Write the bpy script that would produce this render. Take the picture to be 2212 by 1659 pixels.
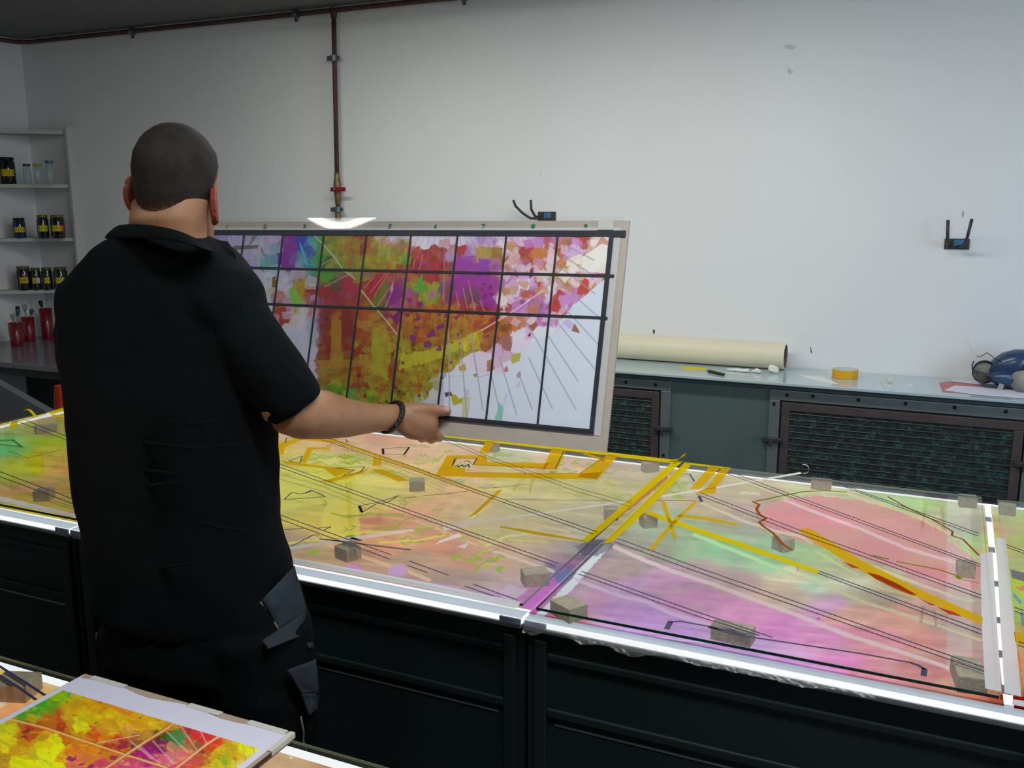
import bpy, math, random
import numpy as np
from mathutils import Vector, Matrix, noise as mnoise
random.seed(7)
for o in list(bpy.data.objects): bpy.data.objects.remove(o)
scene = bpy.context.scene
COL = scene.collection

# ------------------------------------------------------------------ camera
YAW, PITCH, ROLL, FPX = -4.33922323e-01, 1.88924028e-01, -1.60594591e-03, 2032.4569
CX, CY, CAMZ = 1106.0, 829.5, 1.62
def _rot(a, b, c):
    f = np.array([math.sin(a), math.cos(a), 0]); r = np.array([math.cos(a), -math.sin(a), 0]); u = np.array([0, 0, 1.0])
    f2 = f*math.cos(b) - u*math.sin(b); u2 = u*math.cos(b) + f*math.sin(b)
    r3 = r*math.cos(c) + u2*math.sin(c); u3 = u2*math.cos(c) - r*math.sin(c)
    return np.array([r3, -u3, f2])
MC = _rot(YAW, PITCH, ROLL)
CAM = np.array([0, 0, CAMZ])
cd = bpy.data.cameras.new('camera'); cam = bpy.data.objects.new('camera', cd); COL.objects.link(cam)
R3 = Matrix(((MC[0][0], -MC[1][0], -MC[2][0]), (MC[0][1], -MC[1][1], -MC[2][1]), (MC[0][2], -MC[1][2], -MC[2][2])))
cam.matrix_world = Matrix.Translation((0, 0, CAMZ)) @ R3.to_4x4()
cd.sensor_width = 36.0; cd.lens = 36.0*FPX/2212.0; cd.clip_start = .02
scene.camera = cam

# ------------------------------------------------------------------ world, exposure, daylight
w = bpy.data.worlds.new('world'); scene.world = w; w.use_nodes = True
w.node_tree.nodes['Background'].inputs[0].default_value = (.55, .68, .9, 1)
w.node_tree.nodes['Background'].inputs[1].default_value = 0.6
scene.view_settings.view_transform = 'Standard'; scene.view_settings.look = 'None'
scene.view_settings.exposure = 0.0; scene.view_settings.gamma = 1.0; scene.view_settings.use_curve_mapping = False
def area(name, loc, target, sx, sy, power, color):
    l = bpy.data.lights.new(name, 'AREA'); l.shape = 'RECTANGLE'; l.size = sx; l.size_y = sy; l.energy = power; l.color = color
    o = bpy.data.objects.new(name, l); COL.objects.link(o); o.location = loc
    o.rotation_euler = (Vector(target) - Vector(loc)).to_track_quat('-Z', 'Y').to_euler()
    return o
area('window_daylight', (2.30, 2.35, 1.55), (1.0, 4.3, 1.35), 1.5, 1.3, 31, (.62, .80, 1.0))
area('lamp_light_wall', (-1.60, 3.0, 2.52), (-1.60, 3.15, 0), 3.1, .16, 34, (1.0, 1.0, .95))
area('lamp_light_middle', (-0.1, 0.9, 2.52), (-0.2, 1.5, 0), 1.2, .16, 25, (.97, .99, 1.0))

# ------------------------------------------------------------------ pixel -> place helpers
def ray(x, y): return MC.T @ np.array([(x-CX)/FPX, (y-CY)/FPX, 1.0])
def atz(x, y, z): d = ray(x, y); return CAM + d*((z-CAMZ)/d[2])
def aty(x, y, Y): d = ray(x, y); return CAM + d*(Y/d[1])
def atd(x, y, d): return CAM + ray(x, y)*d
def proj(P):
    v = (np.asarray(P) - CAM) @ MC.T
    return CX + FPX*v[..., 0]/v[..., 2], CY + FPX*v[..., 1]/v[..., 2]
def depth(P): return float((np.asarray(P) - CAM) @ MC[2])

# ------------------------------------------------------------------ colour + materials
def lin(c):
    c = np.asarray(c, float)/255.0
    return np.where(c <= .04045, c/12.92, ((c+.055)/1.055)**2.4)
def L(r, g, b, k=1.0):
    v = lin((r, g, b))*k; return (float(min(v[0], .95)), float(min(v[1], .95)), float(min(v[2], .95)), 1)
def mat(name, col, rough=.6, metal=0.0, nscale=0, namt=.0, bump=0, bscale=60, coat=0, spec=.5, stretch=None):
    m = bpy.data.materials.new(name); m.use_nodes = True; nt = m.node_tree; b = nt.nodes['Principled BSDF']
    b.inputs['Base Color'].default_value = col; b.inputs['Roughness'].default_value = rough; b.inputs['Metallic'].default_value = metal
    b.inputs['Specular IOR Level'].default_value = spec
    if coat: b.inputs['Coat Weight'].default_value = coat; b.inputs['Coat Roughness'].default_value = .08
    tc = nt.nodes.new('ShaderNodeTexCoord'); mp = nt.nodes.new('ShaderNodeMapping'); nt.links.new(tc.outputs['Object'], mp.inputs[0])
    if stretch: mp.inputs['Scale'].default_value = stretch
    if nscale:
        n = nt.nodes.new('ShaderNodeTexNoise'); n.inputs['Scale'].default_value = nscale; n.inputs['Detail'].default_value = 5
        nt.links.new(mp.outputs[0], n.inputs['Vector'])
        r = nt.nodes.new('ShaderNodeMapRange'); r.inputs[1].default_value = .3; r.inputs[2].default_value = .7
        r.inputs[3].default_value = 1-namt; r.inputs[4].default_value = 1+namt; nt.links.new(n.outputs[0], r.inputs[0])
        mx = nt.nodes.new('ShaderNodeVectorMath'); mx.operation = 'SCALE'; mx.inputs[0].default_value = col[:3]
        nt.links.new(r.outputs[0], mx.inputs['Scale']); nt.links.new(mx.outputs[0], b.inputs['Base Color'])
    if bump:
        n2 = nt.nodes.new('ShaderNodeTexNoise'); n2.inputs['Scale'].default_value = bscale; n2.inputs['Detail'].default_value = 4
        nt.links.new(mp.outputs[0], n2.inputs['Vector'])
        bp = nt.nodes.new('ShaderNodeBump'); bp.inputs['Strength'].default_value = bump; bp.inputs['Distance'].default_value = .01
        nt.links.new(n2.outputs[0], bp.inputs['Height']); nt.links.new(bp.outputs[0], b.inputs['Normal'])
    return m
def emis(name, col, s):
    m = bpy.data.materials.new(name); m.use_nodes = True; nt = m.node_tree; nt.nodes.clear()
    e = nt.nodes.new('ShaderNodeEmission'); e.inputs[0].default_value = col; e.inputs[1].default_value = s
    o = nt.nodes.new('ShaderNodeOutputMaterial'); nt.links.new(e.outputs[0], o.inputs[0]); return m
def glass(name, tint, gloss=1.0, rough=.02, diff=0.0):
    m = bpy.data.materials.new(name); m.use_nodes = True; nt = m.node_tree; nt.nodes.clear()
    t = nt.nodes.new('ShaderNodeBsdfTransparent'); t.inputs[0].default_value = tint
    g = nt.nodes.new('ShaderNodeBsdfGlossy'); g.inputs['Roughness'].default_value = rough; g.inputs[0].default_value = (1, 1, 1, 1)
    f = nt.nodes.new('ShaderNodeLayerWeight'); f.inputs[0].default_value = .5   # Schlick, the same from both faces
    p5 = nt.nodes.new('ShaderNodeMath'); p5.operation = 'POWER'; p5.inputs[1].default_value = 5; nt.links.new(f.outputs['Facing'], p5.inputs[0])
    mu = nt.nodes.new('ShaderNodeMath'); mu.operation = 'MULTIPLY_ADD'; mu.inputs[1].default_value = gloss*.9; mu.inputs[2].default_value = gloss*.035; nt.links.new(p5.outputs[0], mu.inputs[0])
    x = nt.nodes.new('ShaderNodeMixShader'); nt.links.new(mu.outputs[0], x.inputs[0]); nt.links.new(t.outputs[0], x.inputs[1]); nt.links.new(g.outputs[0], x.inputs[2])
    last = x
    if diff:
        d = nt.nodes.new('ShaderNodeBsdfDiffuse'); d.inputs[0].default_value = (.8, .8, .82, 1)
        y = nt.nodes.new('ShaderNodeMixShader'); y.inputs[0].default_value = diff
        nt.links.new(x.outputs[0], y.inputs[1]); nt.links.new(d.outputs[0], y.inputs[2]); last = y
    o = nt.nodes.new('ShaderNodeOutputMaterial'); nt.links.new(last.outputs[0], o.inputs[0]); return m
def trans(name, col, opac):
    """see-through tape or paint: lets the lamp below shine through in its own colour"""
    m = bpy.data.materials.new(name); m.use_nodes = True; nt = m.node_tree; nt.nodes.clear()
    t = nt.nodes.new('ShaderNodeBsdfTransparent'); t.inputs[0].default_value = (col[0]**.5, col[1]**.5, col[2]**.5, 1)   # crossed twice, top and bottom
    d = nt.nodes.new('ShaderNodeBsdfDiffuse'); d.inputs[0].default_value = col
    x = nt.nodes.new('ShaderNodeMixShader'); x.inputs[0].default_value = opac
    nt.links.new(t.outputs[0], x.inputs[1]); nt.links.new(d.outputs[0], x.inputs[2])
    o = nt.nodes.new('ShaderNodeOutputMaterial'); nt.links.new(x.outputs[0], o.inputs[0]); return m
def tapemat(name, col, through=.35):
    m = bpy.data.materials.new(name); m.use_nodes = True; nt = m.node_tree; nt.nodes.clear()
    t = nt.nodes.new('ShaderNodeBsdfTransparent'); t.inputs[0].default_value = (.95, .95, .95, 1)
    d = nt.nodes.new('ShaderNodeBsdfDiffuse'); d.inputs[0].default_value = col; l = nt.nodes.new('ShaderNodeBsdfTranslucent'); l.inputs[0].default_value = col
    a = nt.nodes.new('ShaderNodeMixShader'); a.inputs[0].default_value = .55; x = nt.nodes.new('ShaderNodeMixShader'); x.inputs[0].default_value = 1-through
    nt.links.new(d.outputs[0], a.inputs[1]); nt.links.new(l.outputs[0], a.inputs[2]); nt.links.new(t.outputs[0], x.inputs[1]); nt.links.new(a.outputs[0], x.inputs[2])
    o = nt.nodes.new('ShaderNodeOutputMaterial'); nt.links.new(x.outputs[0], o.inputs[0]); return m
def attrmat(name, mode):
    m = bpy.data.materials.new(name); m.use_nodes = True; nt = m.node_tree
    if mode != 'print': nt.nodes.clear()
    a = nt.nodes.new('ShaderNodeAttribute'); a.attribute_name = 'Paint'
    if mode == 'print':
        b = nt.nodes['Principled BSDF']; b.inputs['Roughness'].default_value = .45; nt.links.new(a.outputs[0], b.inputs['Base Color'])
    else:
        t = nt.nodes.new('ShaderNodeBsdfTransparent'); d = nt.nodes.new('ShaderNodeBsdfDiffuse')
        nt.links.new(a.outputs[0], t.inputs[0]); nt.links.new(a.outputs[0], d.inputs[0])
        x = nt.nodes.new('ShaderNodeMixShader'); x.inputs[0].default_value = .10
        nt.links.new(t.outputs[0], x.inputs[1]); nt.links.new(d.outputs[0], x.inputs[2])
        o = nt.nodes.new('ShaderNodeOutputMaterial'); nt.links.new(x.outputs[0], o.inputs[0])
    return m

# ------------------------------------------------------------------ mesh builder
def V3(p): return (float(p[0]), float(p[1]), float(p[2]))
class MB:
    def __init__(s): s.v = []; s.f = []
    def box(s, lo, hi, M=None):
        n = len(s.v); lo = list(lo); hi = list(hi)
        P = [(lo[0], lo[1], lo[2]), (hi[0], lo[1], lo[2]), (hi[0], hi[1], lo[2]), (lo[0], hi[1], lo[2]),
             (lo[0], lo[1], hi[2]), (hi[0], lo[1], hi[2]), (hi[0], hi[1], hi[2]), (lo[0], hi[1], hi[2])]
        if M is not None: P = [V3(M @ Vector(p)) for p in P]
        s.v += P; s.f += [tuple(n+i for i in q) for q in ((0, 3, 2, 1), (4, 5, 6, 7), (0, 1, 5, 4), (1, 2, 6, 5), (2, 3, 7, 6), (3, 0, 4, 7))]
        return s
    def prism(s, pts, ext):
        n = len(s.v); k = len(pts); e = np.asarray(ext, float)
        s.v += [V3(p) for p in pts] + [V3(np.asarray(p)+e) for p in pts]
        s.f += [tuple(range(n, n+k))[::-1], tuple(range(n+k, n+2*k))]
        s.f += [(n+i, n+(i+1) % k, n+k+(i+1) % k, n+k+i) for i in range(k)]
        return s
    def loft(s, rings, cap=True):
        k = len(rings[0]); n = len(s.v)
        for r in rings: s.v += [V3(p) for p in r]
        for i in range(len(rings)-1):
            for j in range(k):
                a = n+i*k+j; b = n+i*k+(j+1) % k
                s.f.append((a, b, b+k, a+k))
        if cap:
            s.f.append(tuple(range(n, n+k))[::-1]); m = n+(len(rings)-1)*k; s.f.append(tuple(range(m, m+k)))
        return s
    def tube(s, pts, rad, seg=12, cap=True, flat=1.0, up=(0, 0, 1)):
        pts = [np.asarray(p, float) for p in pts]
        if not hasattr(rad, '__len__'): rad = [rad]*len(pts)
        rings = []
        for i, p in enumerate(pts):
            t = pts[min(i+1, len(pts)-1)] - pts[max(i-1, 0)]; t = t/np.linalg.norm(t)
            u = np.asarray(up, float)
            if abs(t @ u) > .95: u = np.array([0, 1.0, 0]) if abs(t[1]) < .9 else np.array([1.0, 0, 0])
            a = np.cross(t, u); a /= np.linalg.norm(a); b = np.cross(a, t)
            rings.append([p + rad[i]*(a*math.cos(q)*flat + b*math.sin(q)) for q in [2*math.pi*j/seg for j in range(seg)]])
        return s.loft(rings, cap)
    def lathe(s, c, prof, seg=24, cap=True):
        rings = [[(c[0]+r*math.cos(2*math.pi*j/seg), c[1]+r*math.sin(2*math.pi*j/seg), c[2]+z) for j in range(seg)] for r, z in prof]
        return s.loft(rings, cap)
    def ball(s, c, r, seg=16, n=9, R=None):
        rx, ry, rz = r if hasattr(r, '__len__') else (r, r, r); rings = []
        for i in range(1, n):
            th = math.pi*i/n
            ring = []
            for j in range(seg):
                p = Vector((rx*math.sin(th)*math.cos(2*math.pi*j/seg), ry*math.sin(th)*math.sin(2*math.pi*j/seg), -rz*math.cos(th)))
                if R is not None: p = R @ p
                ring.append((c[0]+p[0], c[1]+p[1], c[2]+p[2]))
            rings.append(ring)
        return s.loft(rings)
    def build(s, name, m, parent=None, smooth=False, origin=None, bevel=0):
        me = bpy.data.meshes.new(name)
        off = (0, 0, 0)
        if parent is not None:
            off = wl(parent)
        elif origin is not None: off = origin
        me.from_pydata([(p[0]-off[0], p[1]-off[1], p[2]-off[2]) for p in s.v], [], s.f)
        me.validate(); me.update()
        import bmesh
        bm = bmesh.new(); bm.from_mesh(me); bmesh.ops.recalc_face_normals(bm, faces=bm.faces); bm.to_mesh(me); bm.free()
        if smooth: me.polygons.foreach_set('use_smooth', [True]*len(me.polygons))
        o = bpy.data.objects.new(name, me); COL.objects.link(o)
        if m: me.materials.append(m)
        if parent is not None: o.parent = parent
        elif origin is not None: o.location = origin
        if bevel:
            b = o.modifiers.new('Bevel', 'BEVEL'); b.width = bevel; b.segments = 2; b.limit_method = 'ANGLE'
        return o
def wl(o):
    v = Vector((0, 0, 0))
    while o is not None: v += o.location; o = o.parent
    return v
def tag(o, label, cat=None, group=None, kind=None):
    o['label'] = label
    if cat: o['category'] = cat
    if group: o['group'] = group
    if kind: o['kind'] = kind
    return o
def thing(name, loc, label, cat, group=None):
    o = bpy.data.objects.new(name, None); COL.objects.link(o); o.location = V3(loc); o.empty_display_size = .05
    return tag(o, label, cat, group)
def struct(name, mb, m, origin=None):
    o = mb.build(name, m, origin=origin); o['kind'] = 'structure'; return o
def copytree(o, parent=None):
    c = o.copy(); COL.objects.link(c)
    if parent is not None: c.parent = parent
    for ch in list(o.children): copytree(ch, c)
    return c

# ------------------------------------------------------------------ paint rasteriser (gives every vertex its own paint colour)
rng = np.random.RandomState(3)
_T = rng.rand(256, 256)
def vnoise(x, y):
    xi = np.floor(x).astype(int); yi = np.floor(y).astype(int); fx = x-xi; fy = y-yi
    fx = fx*fx*(3-2*fx); fy = fy*fy*(3-2*fy)
    g = lambda a, b: _T[a % 256, b % 256]
    return (g(xi, yi)*(1-fx)+g(xi+1, yi)*fx)*(1-fy) + (g(xi, yi+1)*(1-fx)+g(xi+1, yi+1)*fx)*fy
def fbm(x, y, o=3):
    s = 0; a = .5; t = 0
    for i in range(o): s = s+a*vnoise(x*2**i+17*i, y*2**i+5*i); t += a; a *= .5
    return s/t
class Canvas:
    def __init__(s, x, y): s.x = x; s.y = y; s.c = np.ones((len(x), 3))
    def base(s, data, sx, sy, warp=(0, 20), cells=None):
        d = np.array([float(t) for t in data.split()]).reshape(-1, 5)
        col = lin(d[:, 2:5])
        x = s.x + warp[0]*(fbm(s.x/warp[1], s.y/warp[1]*1.3)-.5)*2
        y = s.y + warp[0]*.6*(fbm(s.x/warp[1]+40, s.y/warp[1]*1.3+9)-.5)*2
        if cells:   # torn-paper facets: every facet takes the colour found at its own centre
            cs, share = cells
            gx = np.floor(x/cs).astype(int); gy = np.floor(y/cs).astype(int)
            best = np.full(len(x), 1e9); bx = x.copy(); by = y.copy(); bh = np.zeros(len(x))
            for i in (-1, 0, 1):
                for j in (-1, 0, 1):
                    hx = _T[(gx+i) % 256, (gy+j) % 256]; hy = _T[(gx+i+91) % 256, (gy+j+37) % 256]
                    px = (gx+i+hx)*cs; py = (gy+j+hy)*cs
                    hr = _T[(gx+i+13) % 256, (gy+j+151) % 256]*3.1; ch = np.cos(hr); sh = np.sin(hr); ux = (x-px)*ch+(y-py)*sh; uy = -(x-px)*sh+(y-py)*ch
                    dd = np.maximum(np.abs(ux), np.abs(uy)*(.7+.8*hy))
                    k = dd < best; best[k] = dd[k]; bx[k] = px[k]; by[k] = py[k]; bh[k] = hx[k]
            k = bh < share; x = np.where(k, bx, x); y = np.where(k, by, y)
            s.cell = bh
        out = np.zeros((len(x), 3))
        for a in range(0, len(x), 40000):
            X = x[a:a+40000, None]; Y = y[a:a+40000, None]
            e = ((X-d[:, 0])/sx)**2+((Y-d[:, 1])/sy)**2
            e = e - e.min(1, keepdims=True)
            wt = np.exp(-.5*np.minimum(e, 60)); out[a:a+40000] = (wt @ col)/wt.sum(1, keepdims=True)
        s.c = out; return s
    def mod(s, amt, fx, fy, o=3, ang=0):
        ca, sa = math.cos(ang), math.sin(ang)
        u = s.x*ca+s.y*sa; v = -s.x*sa+s.y*ca
        s.c = s.c*(1+amt*2*(fbm(u*fx, v*fy, o)-.5))[:, None]; return s
    def blend(s, a, col, k):
        a = (np.clip(a, 0, 1)*k)[:, None]; s.c = s.c*(1-a)+lin(col)*a
    def poly(s, pts, col, k=1.0, rough=0):
        p = np.array(pts, float).reshape(-1, 2)
        m = (s.x > p[:, 0].min()-8) & (s.x < p[:, 0].max()+8) & (s.y > p[:, 1].min()-8) & (s.y < p[:, 1].max()+8)
        if not m.any(): return s
        x = s.x[m]; y = s.y[m]
        if rough:
            x = x+rough*(fbm(x/6, y/6)-.5)*2; y = y+rough*(fbm(x/6+9, y/6+3)-.5)*2
        ins = np.zeros(len(x), bool)
        for i in range(len(p)):
            x0, y0 = p[i]; x1, y1 = p[(i+1) % len(p)]
            c = ((y0 > y) != (y1 > y)); 
            with np.errstate(divide='ignore', invalid='ignore'):
                ins ^= c & (x < (x1-x0)*(y-y0)/(y1-y0+1e-12)+x0)
        a = np.zeros(len(s.x)); a[m] = ins; s.blend(a, col, k); return s
    def line(s, pts, wd, col, k=1.0, rough=0):
        p = np.array(pts, float).reshape(-1, 2)
        m = (s.x > p[:, 0].min()-wd-4) & (s.x < p[:, 0].max()+wd+4) & (s.y > p[:, 1].min()-wd-4) & (s.y < p[:, 1].max()+wd+4)
        if not m.any(): return s
        x = s.x[m]; y = s.y[m]
        if rough: y = y+rough*(fbm(x/9, y/9)-.5)*2; x = x+rough*(fbm(x/5+5, y/5)-.5)*2
        D = np.full(len(x), 1e9)
        for i in range(len(p)-1):
            a, b = p[i], p[i+1]; ab = b-a
            t = np.clip(((x-a[0])*ab[0]+(y-a[1])*ab[1])/(ab@ab+1e-9), 0, 1)
            D = np.minimum(D, np.hypot(x-a[0]-t*ab[0], y-a[1]-t*ab[1]))
        al = np.zeros(len(s.x)); al[m] = np.clip((wd/2+.6-D)/1.2, 0, 1); s.blend(al, col, k); return s
def painted_grid(name, corner, U, Vv, nu, nv, thick, material, parent, paint, gain=1.0, under=None):
    """a thin sheet: corner + u*U + v*Vv, top face divided finely, each vertex painted"""
    corner = np.asarray(corner, float); U = np.asarray(U, float); Vv = np.asarray(Vv, float)
    u, v = np.meshgrid(np.linspace(0, 1, nu), np.linspace(0, 1, nv))
    P = corner+u.reshape(-1, 1)*U+v.reshape(-1, 1)*Vv
    x, y = proj(P); cv = Canvas(x, y); paint(cv); c = np.clip(cv.c*gain, .002, .96)
    if under is not None: c = np.clip((cv.c-.04)*1.02, .004, .97)   # the glass on top adds its own reflection
    off = np.array(wl(parent)) if parent is not None else np.zeros(3)
    n = len(P); N = np.cross(U, Vv); N /= np.linalg.norm(N)
    rim = np.array([corner, corner+U, corner+U+Vv, corner+Vv])
    top = P-off; bot = rim-N*thick-off
    verts = np.vstack([top, bot]).astype(np.float32)
    i = np.arange(nv-1)[:, None]*nu+np.arange(nu-1)[None, :]
    q = np.stack([i, i+1, i+nu+1, i+nu], -1).reshape(-1, 4)
    c0, c1, c2, c3 = 0, nu-1, n-1, n-nu; b = n
    side = np.array([[b, b+3, b+2, b+1], [c0, b, b+1, c1], [c1, b+1, b+2, c2], [c2, b+2, b+3, c3], [c3, b+3, b, c0]])
    q = np.vstack([q, side]).astype(np.int32)
    me = bpy.data.meshes.new(name); me.vertices.add(len(verts)); me.vertices.foreach_set('co', verts.ravel())
    me.loops.add(q.size); me.loops.foreach_set('vertex_index', q.ravel())
    me.polygons.add(len(q)); me.polygons.foreach_set('loop_start', np.arange(0, q.size, 4, dtype=np.int32))
    me.polygons.foreach_set('loop_total', np.full(len(q), 4, np.int32)); me.update(calc_edges=True)
    at = me.color_attributes.new('Paint', 'FLOAT_COLOR', 'POINT')
    rgba = np.ones((len(verts), 4), np.float32); rgba[:n, :3] = c; rgba[n:, :3] = c[[c0, c1, c2, c3]]
    at.data.foreach_set('color', rgba.ravel()); me.materials.append(material)
    if under is not None:
        me.materials.append(under); mi = np.zeros(len(q), np.int32); mi[-5:] = 1; me.polygons.foreach_set('material_index', mi)
    o = bpy.data.objects.new(name, me); COL.objects.link(o)
    if parent is not None: o.parent = parent
    return o

# ------------------------------------------------------------------ the room
WALLY, WX0, WX1, WY0, CEIL = 4.41, -5.50, 2.40, -2.6, 2.655
M_wall = mat('wall_paint', (.80, .81, .82, 1), .9, nscale=1.2, namt=.03, bump=.05, bscale=90)
M_ceil = mat('ceiling_paint', (.15, .148, .145, 1), .95, nscale=2, namt=.08)
M_floor = mat('floor_concrete', (.16, .165, .165, 1), .6, nscale=3, namt=.15)
struct('floor', MB().box((WX0-.1, WY0-.1, -.08), (WX1+.1, WALLY+.1, 0)), M_floor)
struct('ceiling', MB().box((WX0-.1, WY0-.1, CEIL), (WX1+.1, WALLY+.1, CEIL+.08)), M_ceil)
struct('wall_back', MB().box((WX0-.1, WALLY, 0), (WX1+.1, WALLY+.12, CEIL)), M_wall)
struct('wall_left', MB().box((WX0-.12, WY0, 0), (WX0, WALLY, CEIL)), M_wall)
struct('wall_front', MB().box((WX0-.1, WY0-.12, 0), (WX1+.1, WY0, CEIL)), M_wall)
struct('wall_right', MB().box((WX1, WY0, 0), (WX1+.12, 1.5, CEIL)).box((WX1, 3.2, 0), (WX1+.12, WALLY, CEIL))
       .box((WX1, 1.5, 0), (WX1+.12, 3.2, .85)).box((WX1, 1.5, 2.25), (WX1+.12, 3.2, CEIL)), M_wall)
M_wframe = mat('window_frame_white', (.75, .77, .77, 1), .4)
wf = MB()
for a, b in (((1.5, .85), (3.2, .91)), ((1.5, 2.19), (3.2, 2.25)), ((1.5, .91), (1.56, 2.19)), ((3.14, .91), (3.2, 2.19)), ((2.32, .91), (2.38, 2.19))):
    wf.box((WX1+.02, a[0], a[1]), (WX1+.09, b[0], b[1]))
wo = wf.build('window_1', M_wframe); wo['kind'] = 'structure'
MB().box((WX1+.05, 1.55, .90), (WX1+.06, 3.15, 2.2)).build('pane', glass('window_glass', (.9, .95, .95, 1), .6), wo)

# ceiling lamp (behind the viewer's right shoulder): housing + tube
def lamp(cx, cy, hl, label, s):
    t = thing('fluorescent_lamp', (cx, cy, CEIL), label, 'lamp')
    MB().box((cx-hl, cy-.1, CEIL-.07), (cx+hl, cy+.1, CEIL)).build('housing', M_wframe, t)
    MB().tube([(cx-hl+.05, cy, CEIL-.095), (cx+hl-.05, cy, CEIL-.095)], .017, 12).build('tube', emis('tube_light', (1, 1, .95, 1), s), t, True)
lamp(-1.6, 3.0, 1.6, 'white fluorescent ceiling lamp nearest the back wall', 2.0)
lamp(-.1, .9, .65, 'white fluorescent ceiling lamp above the right light table', 2.0)
lamp(-2.3, .35, .6, 'white fluorescent ceiling lamp above the near table, behind the man', 22.0)

# ------------------------------------------------------------------ gas pipe on the wall
M_rust = mat('rusty_pipe', L(88, 62, 56), .7, .3, nscale=30, namt=.35, bump=.3, bscale=80)
M_clampm = mat('zinc_clamp', L(110, 125, 128), .4, .8)
M_brass = mat('old_brass', L(125, 105, 70), .5, .6, nscale=40, namt=.3)
M_redh = mat('red_plastic', L(150, 10, 45), .5)
M_darkm = mat('dark_metal', L(40, 38, 36), .5, .6)
PY = WALLY-.045
t = thing('gas_pipe', (-3.06, WALLY, CEIL-.02), 'rust brown gas pipe running under the ceiling with a branch dropping down the wall', 'pipe')
zt = 2.626
pts = [(-5.45, 3.0, zt), (-5.45, 4.2, zt), (-5.43, 4.33, zt), (-5.36, PY, zt), (-4.4, PY, zt), (-3, PY, zt), (-1.6, PY, zt), (0.5, PY, zt), (2.3, PY, zt)]
MB().tube(pts, .013, 14).build('pipe', M_rust, t, True)
MB().tube([(-3.057, PY, zt), (-3.063, PY, 2.3), (-3.072, PY, 1.76)], .0125, 14).tube([(-3.072, PY, 1.66), (-3.075, PY, 1.575)], .0125, 14).build('branch_pipe', M_rust, t, True)
MB().lathe((-3.057, PY, zt), [(.017, -.035), (.018, -.01), (.018, .012)], 14).build('tee_joint', M_rust, t, True)
vz = 1.702
MB().lathe((-3.072, PY, 0), [(.0125, vz+.09), (.016, vz+.075), (.016, vz+.045), (.019, vz+.04), (.022, vz+.012), (.021, vz-.01), (.019, vz-.035), (.0165, vz-.045), (.0165, vz-.075), (.0125, vz-.085)], 16).build('valve_body', M_brass, t, True)
vh = MB().box((-3.095, PY-.037, vz-.013), (-2.995, PY-.031, vz+.009)).build('valve_handle', M_redh, t, bevel=.004)
tag(vh, 'red lever handle'); vh.modifiers['Bevel'].segments = 3
MB().tube([(-3.072, PY, vz), (-3.072, PY-.04, vz)], .008, 10).build('valve_stem', M_clampm, t, True)
MB().lathe((-3.075, PY, 1.535), [(.010, 0), (.016, .002), (.016, .014), (.0145, .03), (.0145, .045)], 14).build('pipe_end_cap', M_brass, t, True)
def clamp(x, z, vert):
    m = MB()
    if vert:
        m.lathe((x, PY, z), [(.0125, -.014), (.0205, -.014), (.0205, .014), (.0125, .014)], 16)
        m.box((x-.042, PY-.006, z-.012), (x-.018, PY+.006, z+.012)); m.box((x+.018, PY-.006, z-.01), (x+.034, PY+.006, z+.01))
        m.tube([(x, PY+.01, z), (x, WALLY, z)], .005, 8)
    else:
        rg = []
        for dx, r in ((-.014, .0125), (-.014, .021), (.014, .021), (.014, .0125)):
            rg.append([(x+dx, PY+r*math.cos(a), z+r*math.sin(a)) for a in [2*math.pi*i/16 for i in range(16)]])
        m.loft(rg, False); m.box((x-.008, PY-.006, z+.012), (x+.008, PY+.006, z+.034)); m.box((x-.008, PY-.006, z-.04), (x+.008, PY+.006, z-.018))
        m.tube([(x, PY, z+.02), (x, PY, CEIL)], .004, 8)
    m.build('pipe_clamp', M_clampm, t, False)
clamp(-3.065, 2.385, 1); clamp(-3.076, 1.592, 1)
for x in (-4.49, -3.30, -2.28): clamp(x, zt, 0)

# ------------------------------------------------------------------ two bracket hooks on the wall
M_iron = mat('worn_iron', L(70, 66, 70), .5, .5, nscale=60, namt=.4)
M_bluep = mat('blue_paint', L(50, 110, 150), .6)
def hook(loc, label, bent):
    t = thing('wall_hook', (loc[0], WALLY, loc[2]), label, 'hook', None); x, z = loc[0], loc[2]
    MB().box((x-.048, WALLY-.008, z-.022), (x+.048, WALLY, z+.022)).build('mounting_plate', M_iron, t, bevel=.002)
    MB().box((x-.012, WALLY-.012, z-.008), (x+.026, WALLY-.0085, z+.018)).build('paint_patch', M_bluep, t)
    if not bent:
        MB().tube([(x-.03, WALLY-.01, z-.004), (x-.034, WALLY-.055, z-.002), (x-.037, WALLY-.09, z+.02), (x-.041, WALLY-.10, z+.10)], .0065, 10).build('prong', M_iron, t, True)
        MB().tube([(x+.008, WALLY-.01, z-.012), (x+.026, WALLY-.055, z-.004), (x+.036, WALLY-.09, z+.03), (x+.047, WALLY-.10, z+.105)], .0065, 10).build('prong', M_iron, t, True)
    else:
        MB().tube([(x-.03, WALLY-.01, z-.012), (x-.07, WALLY-.05, z-.010), (x-.10, WALLY-.075, z+.015), (x-.135, WALLY-.085, z+.05), (x-.145, WALLY-.09, z+.08)], .0065, 10).build('prong', M_iron, t, True)
        MB().tube([(x-.035, WALLY-.01, z-.008), (x-.04, WALLY-.06, z+.0), (x-.05, WALLY-.085, z+.035), (x-.05, WALLY-.09, z+.08)], .0065, 10).build('prong', M_iron, t, True)
hook(aty(2067, 527, WALLY), 'iron two-pronged wall hook standing alone on the bare right part of the wall', False)
hook(aty(1182, 467, WALLY), 'iron two-pronged wall hook just above the held design board', True)
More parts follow.
